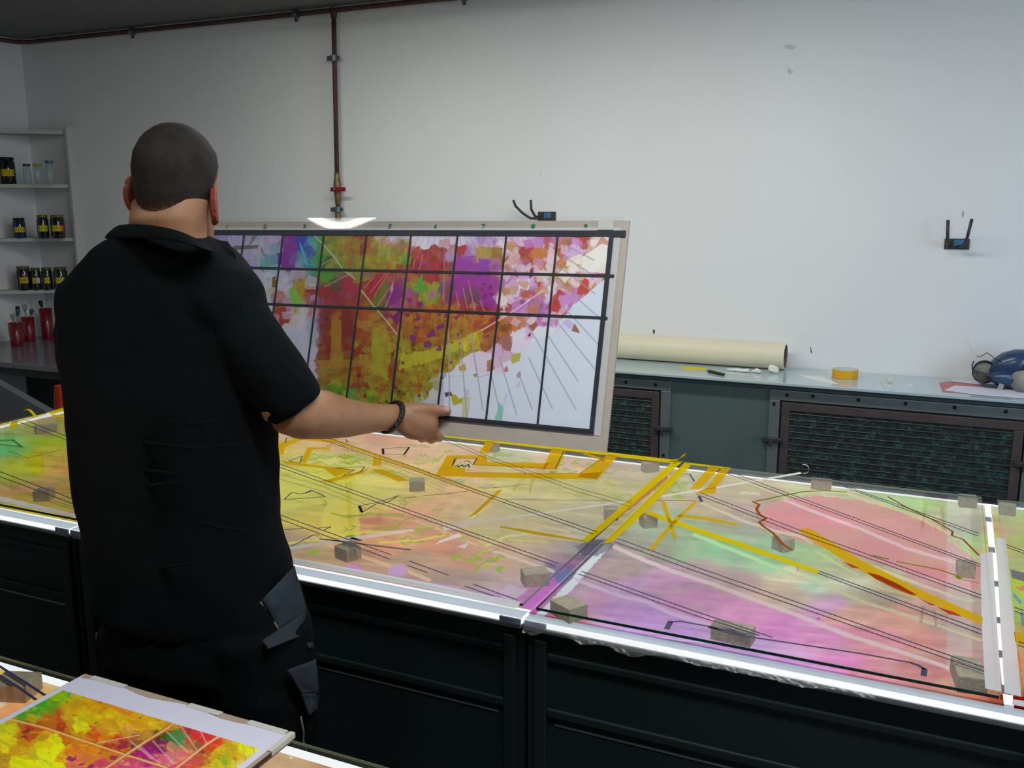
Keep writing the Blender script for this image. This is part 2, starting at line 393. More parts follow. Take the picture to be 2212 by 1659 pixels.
# chips and scuffs in the plaster
M_chip = mat('plaster_chip', (.62, .62, .63, 1), .9); M_scuff = mat('dark_scuff', L(70, 62, 64), .9)
def mark(name, pts, m, label, cat):
    P = [aty(x, y, WALLY-.0008) for x, y in pts]
    o = MB().prism(P, (0, .0006, 0)).build(name, m, origin=V3(P[0])); tag(o, label, cat, None)
mark('wall_stain', [(1694, 98), (1704, 96), (1720, 100), (1716, 106), (1708, 107), (1697, 105)], M_chip, 'pale grey chip in the wall plaster high above the paper tube, upper of two', 'wall stain')
mark('wall_stain', [(1702, 146), (1709, 150), (1714, 156), (1706, 162), (1700, 155)], M_chip, 'pale grey chip in the wall plaster high above the paper tube, lower of two', 'wall stain')
mark('wall_stain', [(1410, 712), (1415, 713), (1414, 720), (1411, 722)], M_scuff, 'small dark scuff on the wall just above the cream paper tube', 'wall stain')
mark('wall_stain', [(2080, 456), (2081.5, 456), (2081, 466), (2079.5, 471), (2079, 466)], M_scuff, 'short thin dark scratch on the wall above the right wall hook', 'wall stain')
mark('wall_stain', [(1166, 368), (1168, 368), (1169, 380), (1167, 381)], M_chip, 'short vertical scratch on the wall above the bent hook', 'wall stain')
mark('wall_stain', [(1750, 750), (1751.5, 750), (1754, 762), (1752, 763)], M_scuff, 'short slanting scuff on the wall right of the paper tube end', 'wall stain')

# ------------------------------------------------------------------ corner shelf and its jars
M_shelf = mat('shelf_white', (.55, .54, .51, 1), .7)
cz = [aty(76, y, 4.2)[2] for y in (281, 398, 515, 629)]
cz = [2.075, 1.745, 1.412, 1.085]
XR, YL = -5.09, 4.03
t = thing('corner_shelf', (WX0, WALLY, 1.0), 'white four-board corner shelf fixed in the room corner, holding jars', 'shelf')
for i, z in enumerate(cz):
    MB().prism([(WX0+.001, WALLY-.001, z-.02), (XR, WALLY-.001, z-.02), (XR, WALLY-.05, z-.02), (WX0+.06, YL, z-.02), (WX0+.001, YL, z-.02)], (0, 0, .022)).build('shelf_board', M_shelf, t)
MB().box((XR, WALLY-.075, 1.06), (XR+.018, WALLY-.001, 2.10)).build('side_panel', M_shelf, t)
MB().box((WX0+.001, YL-.018, 1.06), (WX0+.075, YL, 2.10)).build('side_panel', M_shelf, t)
M_labelY = mat('yellow_label', L(215, 190, 10), .7); M_labelO = mat('orange_label', L(225, 80, 30), .7); M_labelW = mat('white_label', L(200, 205, 200), .7)
M_ink = mat('label_ink', L(40, 35, 20), .8)
jm = {}
def jar(px, zi, r, h, col, lidcol, lab, label, words='', top=None, extra=None, yoff=None):
    z = cz[zi]+.002
    Y = yoff if yoff else 4.18
    p = aty(px, 700, Y); x = WXpx(px, z, Y)
    t = thing('pigment_jar' if col else 'glass_jar', (x, Y, z), label, 'jar', 'jars on the corner shelf')
    key = str(col)
    if key not in jm: jm[key] = mat('jar_content', L(*col, 1.0), .15, coat=.6) if col else glass('clear_jar_glass', (.80, .86, .85, 1), 1.3, .05, .12)
    MB().lathe((x, Y, z), [(r*.9, 0), (r, .006), (r, h*.80), (r*.82, h*.88), (r*.82, h*.90)], 20).build('jar_body', jm[key], t, True)
    lk = 'lid'+str(lidcol)
    if lk not in jm: jm[lk] = mat('jar_lid', L(*lidcol), .4, .3)
    MB().lathe((x, Y, z), [(r*.86, h*.88), (r*.90, h*.885), (r*.90, h*.99), (r*.84, h)], 20).build('lid', jm[lk], t, True)
    if lab:
        d = math.atan2(-x, -Y); M1 = {'y': M_labelY, 'o': M_labelO, 'w': M_labelW}
        a0 = math.atan2(0-Y, 0-x)
        for mk, c, hw in lab:
            m = MB(); n = 8; rr = r+.0012
            lo, hi = h*.30, h*.55
            q = [a0+c-hw+2*hw*i/n for i in range(n+1)]
            for i in range(n):
                m.prism([(x+rr*math.cos(q[i]), Y+rr*math.sin(q[i]), z+lo), (x+rr*math.cos(q[i+1]), Y+rr*math.sin(q[i+1]), z+lo),
                         (x+rr*math.cos(q[i+1]), Y+rr*math.sin(q[i+1]), z+hi), (x+rr*math.cos(q[i]), Y+rr*math.sin(q[i]), z+hi)], (0.0006*math.cos(a0), .0006*math.sin(a0), 0))
            lo_ = m.build('label', M1[mk], t)
            if words and mk == 'y':
                sc = MB(); random.seed(px); k = len(words)
                for i in range(k):   # short pen strokes, too blurred in the photograph to read
                    aa = a0+c-hw*.7+1.4*hw*i/max(1, k-1); e = np.array([math.cos(aa), math.sin(aa), 0]); tn = np.array([-math.sin(aa), math.cos(aa), 0])
                    b = np.array([x, Y, z])+e*(rr+.0012); zz = (lo+hi)/2; hh = (hi-lo)*.30
                    P0 = b+np.array([0, 0, zz-hh]); P1 = b+tn*random.uniform(-.003, .003)+np.array([0, 0, zz+hh]); P2 = b+tn*.004+np.array([0, 0, zz+random.uniform(-hh, hh)])
                    sc.tube([P0, P1, P2], .0009, 5)
                sc.build('lettering', M_ink, lo_)
    return t
def WXpx(px, z, Y):
    """x of the point at height z and distance Y that sits in picture column px"""
    a = aty(px, 300, Y); b = aty(px, 700, Y); f = (z-a[2])/(b[2]-a[2]); return float(a[0]+(b[0]-a[0])*f)
DK = (14, 26, 28); GD = (120, 105, 50)
jar(19, 1, .046, .165, DK, (30, 32, 32), [('y', 0, .8)], 'large dark jar with yellow label at the left of the second shelf', 'iiii', yoff=4.15)
jar(61, 1, .024, .125, None, (60, 90, 120), None, 'clear empty jar with dark blue lid, left of the three clear jars', yoff=4.20)
jar(84, 1, .027, .120, None, (170, 150, 30), None, 'clear empty jar with yellow lid, middle of the three clear jars', yoff=4.15)
jar(110, 1, .027, .142, None, (50, 120, 160), None, 'clear empty jar with light blue lid, right and tallest of the three clear jars', yoff=4.22)
jar(44, 2, .037, .125, (20, 45, 70), (30, 34, 36), [('y', 0, .85)], 'blue filled jar with yellow label alone at the left of the third shelf', 'iiii', yoff=4.15)
jar(95, 2, .034, .145, (8, 34, 32), GD, [('y', 0, .8)], 'dark green jar with yellow label beside the orange-dotted jar', 'iiii', yoff=4.18)
jar(127, 2, .042, .145, (16, 18, 16), GD, [('y', -.25, .65), ('o', .62, .22)], 'black jar with yellow label and round orange sticker on the third shelf', 'iiii', yoff=4.23)
jar(54, 3, .042, .150, (16, 26, 34), GD, [('y', 0, .6)], 'dark grey jar with gold lid and yellow label, leftmost on the lowest shelf', 'iiiiii', yoff=4.15)
jar(80, 3, .030, .14, (16, 28, 16), (60, 110, 30), [('y', -.4, .4), ('w', .4, .35)], 'dark jar with green lid and a white and yellow label on the lowest shelf', 'ii', yoff=4.19)
jar(104, 3, .033, .14, (18, 26, 12), (60, 110, 30), [('y', 0, .5)], 'olive dark jar with green lid and small yellow label on the lowest shelf', 'iii', yoff=4.23)
jar(133, 3, .042, .142, (14, 24, 30), (60, 110, 30), [('y', -.1, .6)], 'wide dark jar with green lid half hidden by the man on the lowest shelf', 'iiii', yoff=4.27)

# ------------------------------------------------------------------ bench in the left corner
M_benchtop = mat('bench_top', L(112, 114, 122), .18, nscale=3, namt=.08); M_bench = mat('bench_body', L(52, 56, 56), .6)
t = thing('work_bench', (-4.5, 3.9, 0), 'grey topped work bench in the far left corner under the shelf', 'bench')
BZ = .755
MB().box((WX0+.005, 3.52, BZ-.03), (-3.35, WALLY-.005, BZ)).build('bench_top', M_benchtop, t, bevel=.004)
MB().box((WX0+.02, 3.60, BZ-.09), (-3.4, 3.64, BZ-.03)).build('apron', M_bench, t)
for x, y in ((-5.4, 3.6), (-4.42, 3.6), (-3.45, 3.6), (-5.4, 4.3), (-4.42, 4.3), (-3.45, 4.3)):
    MB().box((x, y, 0), (x+.06, y+.06, BZ-.03)).build('leg', M_darkm, t)
MB().box((WX0+.02, 4.2, .02), (-3.4, 4.24, BZ-.09)).build('back_panel', M_bench, t)
M_tile = mat('white_tile', L(165, 162, 175), .2)
tag(MB().box((WX0+.5, WALLY-.012, BZ), (-3.6, WALLY-.001, 1.02)).build('splashback', M_tile, origin=(-4.5, WALLY, BZ)), 'pale glossy splashback panel behind the red brush pots', 'splashback')
M_potr = mat('red_enamel', L(120, 12, 22), .35, coat=.4); M_stick = mat('brush_wood', L(150, 140, 105), .6); M_bris = mat('dark_bristle', L(35, 38, 30), .9); M_pale = mat('pale_bristle', L(150, 155, 140), .9); M_blueb = mat('blue_bristle', L(50, 90, 115), .9)
def pot(px, Y, r, h, label, brushes, seed, short):
    x = WXpx(px, BZ, Y); t = thing('brush_pot', (x, Y, BZ), label, 'pot', 'red brush pots on the bench')
    MB().lathe((x, Y, BZ), [(r*.85, 0), (r*.9, .004), (r, h), (r*.93, h), (r*.82, .01)], 20).build('pot_body', M_potr, t, True)
    random.seed(seed); kinds = [('dark', M_bris), ('pale', M_pale), ('blue', M_blueb)]
    for i in range(brushes):
        a = 2.1*i+seed; k = random.uniform(.25, .6); bb = np.array([x-r*.35*math.cos(a), Y-r*.35*math.sin(a), BZ+.012])
        d = np.array([math.cos(a)*k*.5, math.sin(a)*k*.5, 1.0]); d /= np.linalg.norm(d); ln = h+random.uniform(.04, .10)
        br = thing('paint_brush', bb, '%s-bristled paint brush standing in the %s' % (kinds[i][0], short), 'brush', 'brushes in the red pots')
        MB().tube([bb, bb+d*ln*.8], .0035, 7).build('handle', M_stick, br, True)
        MB().tube([bb+d*ln*.8, bb+d*ln*.86, bb+d*ln*.97, bb+d*ln], [.004, .010, .014, .004], 8).build('bristles', kinds[i][1], br, True)
pot(3, 4.12, .05, .17, 'tall dark red pot at the left end of the bench, cut by the picture edge', 3, 1, 'pot at the picture edge')
pot(37, 3.98, .040, .145, 'red pot at the bench front, middle of the three near ones', 3, 2, 'front red pot on the bench')
pot(64, 4.16, .040, .155, 'red pot standing behind and right of the middle pot', 3, 3, 'red pot behind the front one')
pot(104, 4.28, .04, .20, 'slim dark red pot beside the man at the wall', 1, 4, 'slim red pot beside the man')
M_orange = mat('orange_plastic', L(165, 40, 10), .5)
cx_, cy_ = float(aty(134, 860, 3.0)[0]), 3.0
o = MB(); o.lathe((cx_, cy_, 0), [(.16, 0), (.16, .02), (.11, .03)], 20)
o.lathe((cx_, cy_, 0), [(.11, .03), (.028, .80), (.02, .80)], 20)
tag(o.build('traffic_cone', M_orange, origin=(cx_, cy_, 0), smooth=False), 'orange plastic cone on the floor beyond the left end of the light table', 'cone')
M_card = mat('grey_card', L(74, 78, 82), .8)
P = [atd(-30, 815, 4.0), atd(98, 888, 4.0), atd(96, 960, 4.0), atd(-60, 960, 4.0)]
t_ = MB().prism(P, (0.02, .03, 0)); tag(t_.build('grey_panel', M_card, origin=V3(P[2])), 'dark grey sloping panel leaning past the left end of the light table', 'panel')

# ------------------------------------------------------------------ back counter with filter doors
M_cab = mat('cabinet_grey_metal', L(88, 104, 104), .45, .2, nscale=2, namt=.10, bump=.04)
M_cabtop = mat('counter_glass_top', L(176, 194, 200), .10, 0, nscale=2, namt=.06, coat=.4)
M_frame = mat('filter_frame', L(112, 122, 124), .45, .4, nscale=25, namt=.08)
M_inner = mat('filter_inner_frame', L(86, 76, 76), .5, .4, nscale=20, namt=.15)
M_black = mat('black_gap', (.004, .004, .004, 1), .8)
M_wire = mat('filter_wire', L(88, 74, 76), .4, .5)
CZ, CF = .88, 4.02
t = thing('extraction_cabinet', (-.5, 4.2, 0), 'long grey metal cabinet with glass top and filter doors along the back wall', 'cabinet')
MB().box((-3.3, CF+.03, .05), (1.6, WALLY-.003, CZ-.03)).build('body', M_cab, t)
MB().box((-3.3, CF+.015, CZ-.034), (1.6, WALLY-.003, CZ-.012)).build('top_frame', M_cab, t, bevel=.003)
MB().box((-3.32, CF-.02, CZ-.012), (1.62, WALLY-.003, CZ)).build('glass_top', M_cabtop, t, bevel=.002)
MB().box((-3.3, CF+.07, 0), (1.6, WALLY-.01, .05)).build('plinth', M_black, t)
def fmat():
    m = bpy.data.materials.new('filter_mesh'); m.use_nodes = True; nt = m.node_tree; b = nt.nodes['Principled BSDF']
    tc = nt.nodes.new('ShaderNodeTexCoord'); n = nt.nodes.new('ShaderNodeTexNoise'); n.inputs['Scale'].default_value = 42; n.inputs['Detail'].default_value = 6; n.inputs['Roughness'].default_value = .75
    nt.links.new(tc.outputs['Object'], n.inputs['Vector']); r = nt.nodes.new('ShaderNodeValToRGB')
    e = r.color_ramp.elements; e[0].position = .40; e[0].color = L(18, 26, 26); e[1].position = .72; e[1].color = L(60, 128, 118)
    x = r.color_ramp.elements.new(.55); x.color = L(34, 58, 58)
    nt.links.new(n.outputs[0], r.inputs[0]); nt.links.new(r.outputs[0], b.inputs['Base Color']); b.inputs['Roughness'].default_value = .8
    bp = nt.nodes.new('ShaderNodeBump'); bp.inputs['Strength'].default_value = .8; bp.inputs['Distance'].default_value = .02
    nt.links.new(n.outputs[0], bp.inputs['Height']); nt.links.new(bp.outputs[0], b.inputs['Normal']); return m
M_filt = fmat()
def filter_door(x0, x1, z0, z1, latches, screws):
    y = CF+.03; d = MB(); f = .045
    for a in ((x0-f, z0-f, x1+f, z0), (x0-f, z1, x1+f, z1+f), (x0-f, z0, x0, z1), (x1, z0, x1+f, z1)):
        d.box((a[0], y-.012, a[1]), (a[2], y, a[3]))
    fr = d.build('door_frame', M_frame, t, bevel=.003)
    MB().box((x0, y-.0010, z0), (x1, y, z1)).build('gap', M_black, fr)
    g = MB(); k = .007; s = .042
    for a in ((x0+k, z0+k, x1-k, z0+s), (x0+k, z1-s, x1-k, z1-k), (x0+k, z0+s, x0+s, z1-s), (x1-s, z0+s, x1-k, z1-s)):
        g.box((a[0], y-.010, a[1]), (a[2], y-.001, a[3]))
    dr = g.build('filter_panel', M_inner, t, bevel=.002)
    MB().box((x0+s, y-.004, z0+s), (x1-s, y-.002, z1-s)).build('filter_mesh', M_filt, dr)
    wz = z1-s-.012; wm = MB()
    while wz > z0+s+.005:
        wm.tube([(x0+s, y-.0065, wz), (x1-s, y-.0065, wz)], .0017, 6); wz -= .0265
    wm.build('wires', M_wire, dr)
    for x, z in screws:
        MB().tube([(x, y-.0115, z), (x, y-.016, z)], [.008, .006], 10).build('screw', M_darkm, fr)
    for x, z in latches:
        MB().box((x-.045, y-.026, z-.014), (x+.04, y-.010, z+.006)).tube([(x-.01, y-.02, z-.03), (x-.01, y-.02, z+.004)], .008, 8).build('latch', M_iron, t, bevel=.003)
filter_door(-.613, .315, .12, .797, [(-.635, .628), (.33, .628)], [(-.585, .822), (-.48, .826), (-.30, .826), (-.12, .826), (.06, .826), (.24, .826), (-.638, .78), (-.638, .40)])
filter_door(-2.05, -1.135, .12, .797, [(-1.115, .628)], [(-1.30, .822), (-1.16, .822), (-1.115, .50)])

# things on the counter
M_cream = mat('cream_tube', L(222, 214, 186), .5, nscale=8, namt=.03, stretch=(.3, 1, 1)); M_inside = mat('tube_inside', L(120, 105, 98), .9)
r = .060; ya = WALLY-.075; x1 = WXpx(1697, CZ+r, ya); x0 = x1-1.75
t = thing('paper_tube', ((x0+x1)/2, ya, CZ), 'long cream cardboard tube lying on the cabinet against the wall', 'tube')
def ringx(x, rr): return [(x, ya+rr*math.cos(a), CZ+.061+rr*math.sin(a)) for a in [2*math.pi*i/32 for i in range(32)]]
MB().loft([ringx(x0, r-.007), ringx(x0, r), ringx(x1, r), ringx(x1, r-.007)], False).build('tube_wall', M_cream, t, True)
MB().loft([ringx(x0+.001, r-.0072), ringx(x1-.001, r-.0072)], False).build('tube_inside', M_inside, t, True)
for a in t.children:
    if a.name.startswith('tube_wall'): 
        es = a.modifiers.new('Edge', 'EDGE_SPLIT')
def on(px, py, z=CZ): return atz(px, py, z)
M_knife = mat('black_plastic', L(22, 32, 34), .4)
p0, p1 = on(1530, 801, CZ+.006), on(1563, 809, CZ+.006)
t = thing('craft_knife', (p0+p1)/2, 'black slim craft knife lying on the glass cabinet top', 'knife')
MB().tube([p0, p0*.9+p1*.1, p1], [.004, .007, .006], 8, flat=1.6).build('handle', M_knife, t, True)
MB().tube([p0, p0+(p0-p1)*.18], [.003, .001], 5).build('blade', M_clampm, t)
M_tissue = mat('white_tissue', L(225, 225, 220), .9); M_ytape = mat('yellow_tape', L(214, 190, 20), .6)
def crumple(px, py, sx, sy, sz, label, seed, name='tissue_scrap', m=None, cat='paper scrap'):
    c = on(px, py); me = MB(); me.ball((c[0], c[1], c[2]+sz), (sx, sy, sz), 20, 12); random.seed(seed)
    for i, p in enumerate(me.v):
        n = mnoise.noise(Vector(p)*55+Vector((seed, 0, 0))); n2 = mnoise.noise(Vector(p)*130)
        q = Vector(p)-Vector((c[0], c[1], c[2]+sz)); q *= 1+.55*n+.25*n2; me.v[i] = (c[0]+q[0], c[1]+q[1], max(CZ+.0005, c[2]+sz+q[2]))
    tag(me.build(name, m or M_tissue, origin=V3(c), smooth=False), label, cat)
crumple(1600, 803, .050, .016, .007, 'flat twisted white tissue scrap right of the craft knife', 1)
crumple(1635, 806, .020, .014, .010, 'small white tissue scrap between two others on the cabinet', 2)
crumple(1671, 806, .022, .018, .017, 'round crumpled white tissue ball at the end of the paper tube', 3)
def strip(name, pts, z, m, label, cat, th=.0008):
    P = [on(x, y, z) for x, y in pts]; o = MB().prism(P, (0, 0, th)).build(name, m, origin=V3(P[0])); return tag(o, label, cat)
strip('tape_strip', [(1465, 790), (1525, 795), (1524, 800), (1480, 798)], CZ, M_ytape, 'yellow tape strip stuck flat on the cabinet below the paper tube', 'tape')
strip('paper_strip', [(1725, 810), (1780, 815), (1810, 829), (1795, 829), (1740, 816)], CZ, M_tissue, 'long thin white paper strip on the cabinet left of the tape roll', 'paper scrap')
strip('paper_scrap', [(1958, 832), (1966, 827), (1972, 836)], CZ, M_tissue, 'tiny white paper triangle right of the yellow tape scrap', 'paper scrap')
strip('paper_scrap', [(1786, 803), (1797, 802), (1799, 806), (1789, 807)], CZ, M_tissue, 'tiny white paper scrap touching the tape roll on its left', 'paper scrap')
c = on(1825, 815); tr_ = .054
t = thing('tape_roll', c, 'roll of yellow tape lying flat on the glass cabinet top', 'tape roll')
MB().lathe(c, [(tr_-.006, .001), (tr_, .001), (tr_, .036), (tr_-.006, .036), (tr_-.006, .001)], 40, False).build('tape_winding', mat('orange_yellow_tape', L(222, 165, 20), .35), t, True).modifiers.new('Edge', 'EDGE_SPLIT')
MB().lathe(c, [(tr_-.009, .001), (tr_-.0062, .001), (tr_-.0062, .036), (tr_-.009, .036), (tr_-.009, .001)], 40, False).build('cardboard_core', mat('pale_core', L(190, 205, 200), .6), t, True)
def curl(name, pts, wd, label, seed=0):
    m = MB(); P = [np.asarray(p) for p in pts]
    up = np.array([0, 0, 1.0])
    for i in range(len(P)-1):
        d = P[i+1]-P[i]; s_ = np.cross(d, ray(1900, 820)); s_ = s_/np.linalg.norm(s_)*0; 
    rings = []
    for i, p in enumerate(P): rings.append([p+np.array([0, wd/2, 0]), p+np.array([0, -wd/2, 0]), p+np.array([.0006, -wd/2, .0006]), p+np.array([.0006, wd/2, .0006])])
    m.loft(rings); tag(m.build(name, M_ytape, origin=V3(P[0])), label, 'tape')
c = on(1919, 827)
curl('tape_scrap', [c+np.array(v) for v in ((-.03, 0, .001), (-.02, 0, .02), (-.012, 0, .024), (-.004, 0, .006), (.0, 0, .002), (.012, .01, .004), (.024, .012, .016), (.024, .012, .03), (.012, .012, .036), (.004, .012, .030))], .014, 'curled scrap of yellow tape on the cabinet right of the tape roll')
# papers under the respirator
M_paper = mat('white_paper', L(215, 215, 228), .8); M_pink = mat('pink_print', L(190, 120, 120), .8)
strip('paper_sheet', [(2029, 827), (2060, 823), (2212, 836), (2260, 850), (2212, 858), (2036, 847)], CZ+.0004, M_pink, 'pinkish printed sheet under the respirator, its corner showing at the left', 'paper')
strip('paper_sheet', [(2040, 843), (2062, 833), (2150, 838), (2280, 852), (2215, 861), (2110, 853)], CZ+.0016, M_paper, 'white paper sheet lying under the respirator at the cabinet front', 'paper')
strip('paper_sheet', [(2053, 818), (2120, 823), (2118, 831), (2055, 824)], CZ+.0030, M_paper, 'narrow white paper sheet behind the respirator near the wall', 'paper')
# respirator mask with straps
M_mblue = mat('blue_rubber', L(34, 62, 98), .35, coat=.3, nscale=8, namt=.25); M_mdark = mat('dark_rubber', L(28, 30, 44), .5); M_grey = mat('grey_plastic', L(150, 150, 146), .5); M_strap = mat('elastic_strap', L(62, 66, 84), .8); M_khaki = mat('khaki_filter', L(128, 128, 110), .8)
bs = on(2160, 838)
def mp(px, py, dy=0.0): return aty(px, py, bs[1]+dy)
t = thing('respirator_mask', bs, 'blue rubber half-face respirator with straps lying on papers at the right', 'respirator')
c = mp(2195, 805, .02)
b = MB(); rings = []
prof = [((2165, 822), 20), ((2172, 800), 30), ((2182, 780), 30), ((2193, 765), 24), ((2202, 756), 12)]
for (px, py), w_ in prof:
    q = mp(px+8, py, .02); s = w_*q[1]/2000
    rings.append([q+np.array([s*1.25*math.cos(a), s*.95*math.sin(a), 0]) for a in [2*math.pi*i/20 for i in range(20)]])
b.loft(rings).build('face_piece', M_mblue, t, True)
q0 = mp(2190, 838, -.01); q0[2] = CZ+.045
b = MB().ball(q0, (.10, .055, .040), 20, 12); b.build('mask_body', M_mblue, t, True)
q = mp(2127, 803, .015); q[2] = CZ+.060
b = MB().tube([q+np.array([0, .016, 0]), q+np.array([0, -.016, -.002])], .040, 24, flat=1.05); b.build('filter_cap', M_khaki, t, True)
b = MB().tube([q+np.array([0, .012, 0]), q+np.array([0, -.012, 0])], [.047, .047], 24); b.build('filter_ring', M_mdark, t, True)
q2 = mp(2212, 838, -.05); q2[2] = CZ+.045; MB().tube([q2+np.array([-.02, -.03, 0]), q2+np.array([.02, .02, 0])], .042, 20).build('filter_cap', M_grey, t, True)
def st(pts, r, m=M_strap, n='strap', dy=-.03):
    P = [mp(a, b_, dy) for a, b_ in pts]
    for p in P: p[2] = max(p[2], CZ+r+.001)
    MB().tube(P, r, 8, flat=.35, up=(0, 1, .2)).build(n, m, t, True)
st([(2104, 780), (2100, 788), (2100, 796), (2108, 804), (2112, 812), (2120, 826), (2132, 834)], .008)
st([(2106, 802), (2122, 806), (2140, 812), (2158, 815), (2180, 816)], .010)
st([(2114, 822), (2124, 832), (2142, 842), (2160, 843), (2176, 838)], .011)
st([(2110, 769), (2116, 771), (2124, 767), (2132, 762), (2138, 766), (2150, 775), (2163, 782)], .0035, M_mdark)
st([(2089, 733), (2093, 742), (2098, 755), (2104, 763), (2109, 768)], .0014, M_grey, 'cord')
st([(2188, 820), (2196, 812), (2205, 800), (2222, 785)], .012, M_mdark)
MB().box((-.017, -.006, -.009), (.017, .006, .009), Matrix.Translation(Vector(V3(mp(2190, 817, -.045)))) @ Matrix.Rotation(-.6, 4, 'Y')).build('buckle', M_grey, t, bevel=.002)
MB().box((-.010, -.006, -.022), (.010, .006, .022), Matrix.Translation(Vector(V3(mp(2160, 840, -.05)))) @ Matrix.Rotation(.25, 4, 'Y')).build('clip', M_grey, t, bevel=.002)
# ------------------------------------------------------------------ light tables
TZ, TF, TB = .85, 1.515, 2.655
def panelmat():
    m = emis('light_panel_glow', (.96, .99, 1.0, 1), 1.1); nt = m.node_tree
    tc = nt.nodes.new('ShaderNodeTexCoord'); n = nt.nodes.new('ShaderNodeTexNoise'); n.inputs['Scale'].default_value = 3.0
    nt.links.new(tc.outputs['Object'], n.inputs['Vector']); r = nt.nodes.new('ShaderNodeMapRange'); r.inputs[1].default_value = .3; r.inputs[2].default_value = .7
    r.inputs[3].default_value = .98; r.inputs[4].default_value = 1.14; nt.links.new(n.outputs[0], r.inputs[0])
    nt.links.new(r.outputs[0], nt.nodes['Emission'].inputs[1]); return m
M_panel = panelmat()
M_edge = emis('acrylic_edge_glow', (.97, 1.0, .97, 1), 1.05)
M_lip = mat('aluminium_lip', L(150, 158, 165), .35, .7, nscale=20, namt=.1)
M_tbl = mat('table_dark_metal', L(34, 46, 48), .42, .3, nscale=2.5, namt=.25, bump=.05)
M_lampgap = mat('lamp_gap_blue_grey', L(135, 148, 172), .4)
M_marg = trans('dimming_strip', (.50, .57, .64, 1), .12)
M_void = mat('void_black', (.004, .004, .005, 1), .9)
def light_table(x0, x1, y0, y1, label, front=True):
    t = thing('light_table', ((x0+x1)/2, (y0+y1)/2, 0), label, 'light table', None)
    g = .004
    MB().box((x0+g, y0+.018, .08), (x1-g, y1-.012, TZ-.018)).build('cabinet_body', M_tbl, t)
    MB().box((x0+.03, y0+.08, 0), (x1-.03, y1-.08, .08)).build('plinth', M_void, t)
    MB().box((x0+g, y0+.001, TZ-.022), (x1-g, y1-.004, TZ-.0115)).build('rim', M_lip, t, bevel=.003)
    MB().box((x0+g/2, y0+.003, TZ-.011), (x1-g/2, y1, TZ)).build('light_panel', M_panel, t)
    MB().box((x0+g, y0+.0032, TZ+.0002), (x1-g, y0+.034, TZ+.0009)).build('dimming_strip', M_marg, t)  # added strip that dims the uncovered front of the glowing panel
    k = .05
    MB().box((x0+k, y0-.001, TZ-.0075), (x1-k, y0+.0028, TZ-.0020)).build('glowing_edge', M_edge, t)
    MB().box((x0+g, y0-.001, TZ-.011), (x0+k-.002, y0+.0028, TZ-.001)).build('edge_end', M_lampgap, t); MB().box((x1-k+.002, y0-.001, TZ-.011), (x1-g, y0+.0028, TZ-.001)).build('edge_end', M_lampgap, t)  # blue-grey ends stand in for the dim lamp gaps at the seams
    m = MB()   # pressed panels on the front
    m.box((x0+.045, y0+.010, .655), (x1-.045, y0+.018, .672)).box((x0+.045, y0+.010, .10), (x1-.045, y0+.018, .115))
    m.box((x0+.045, y0+.010, .77), (x1-.045, y0+.018, .785)).box((x0+.02, y0+.008, .10), (x0+.045, y0+.018, .81)).box((x1-.045, y0+.008, .10), (x1-.02, y0+.018, .81))
    m.build('front_panel', M_tbl, t, bevel=.003)
    MB().box((x0+.06, y0+.0165, .636), (x1-.06, y0+.0190, .640)).build('trim_strip', M_lip, t)
    return t
light_table(-3.045, -1.881, TF, TB, 'dark metal light table at the far left end of the row, beyond the man')
light_table(-1.881, -.681, TF, TB, 'dark metal light table directly in front of the man')
light_table(-.681, .519, TF, TB, 'dark metal light table at the right, under the pink and mint glass')
light_table(-2.35, -.45, -.25, .988, 'near light table in the bottom left corner, under the cardboard mounted print')
slot = [t_ for t_ in bpy.data.objects if t_.name == 'light_table.002'][0]
for y_, ln_ in ((2.50, .035), (2.27, .035), (2.06, .03), (1.87, .028), (1.72, .028), (1.585, .03)):
    MB().box((.1285, y_, TZ+.0002), (.1415, y_+ln_, TZ+.001)).build('lamp_gap_strip', M_lampgap, slot)  # coloured strips stand in for dim gaps between the lamps below
CLEAR = glass('clear_glass', (.97, .98, .975, 1), .3, .03)
UPPER = glass('upper_glass', (.965, .975, .968, 1), .6, .03, .008)
M_gedge = mat('glass_edge_green', L(18, 62, 52), .15, coat=.5)
M_gedge2 = mat('glass_edge_light', L(120, 160, 150), .2)
FILM = attrmat('backlit_paint', 'film'); PRINT = attrmat('collage_print', 'print')
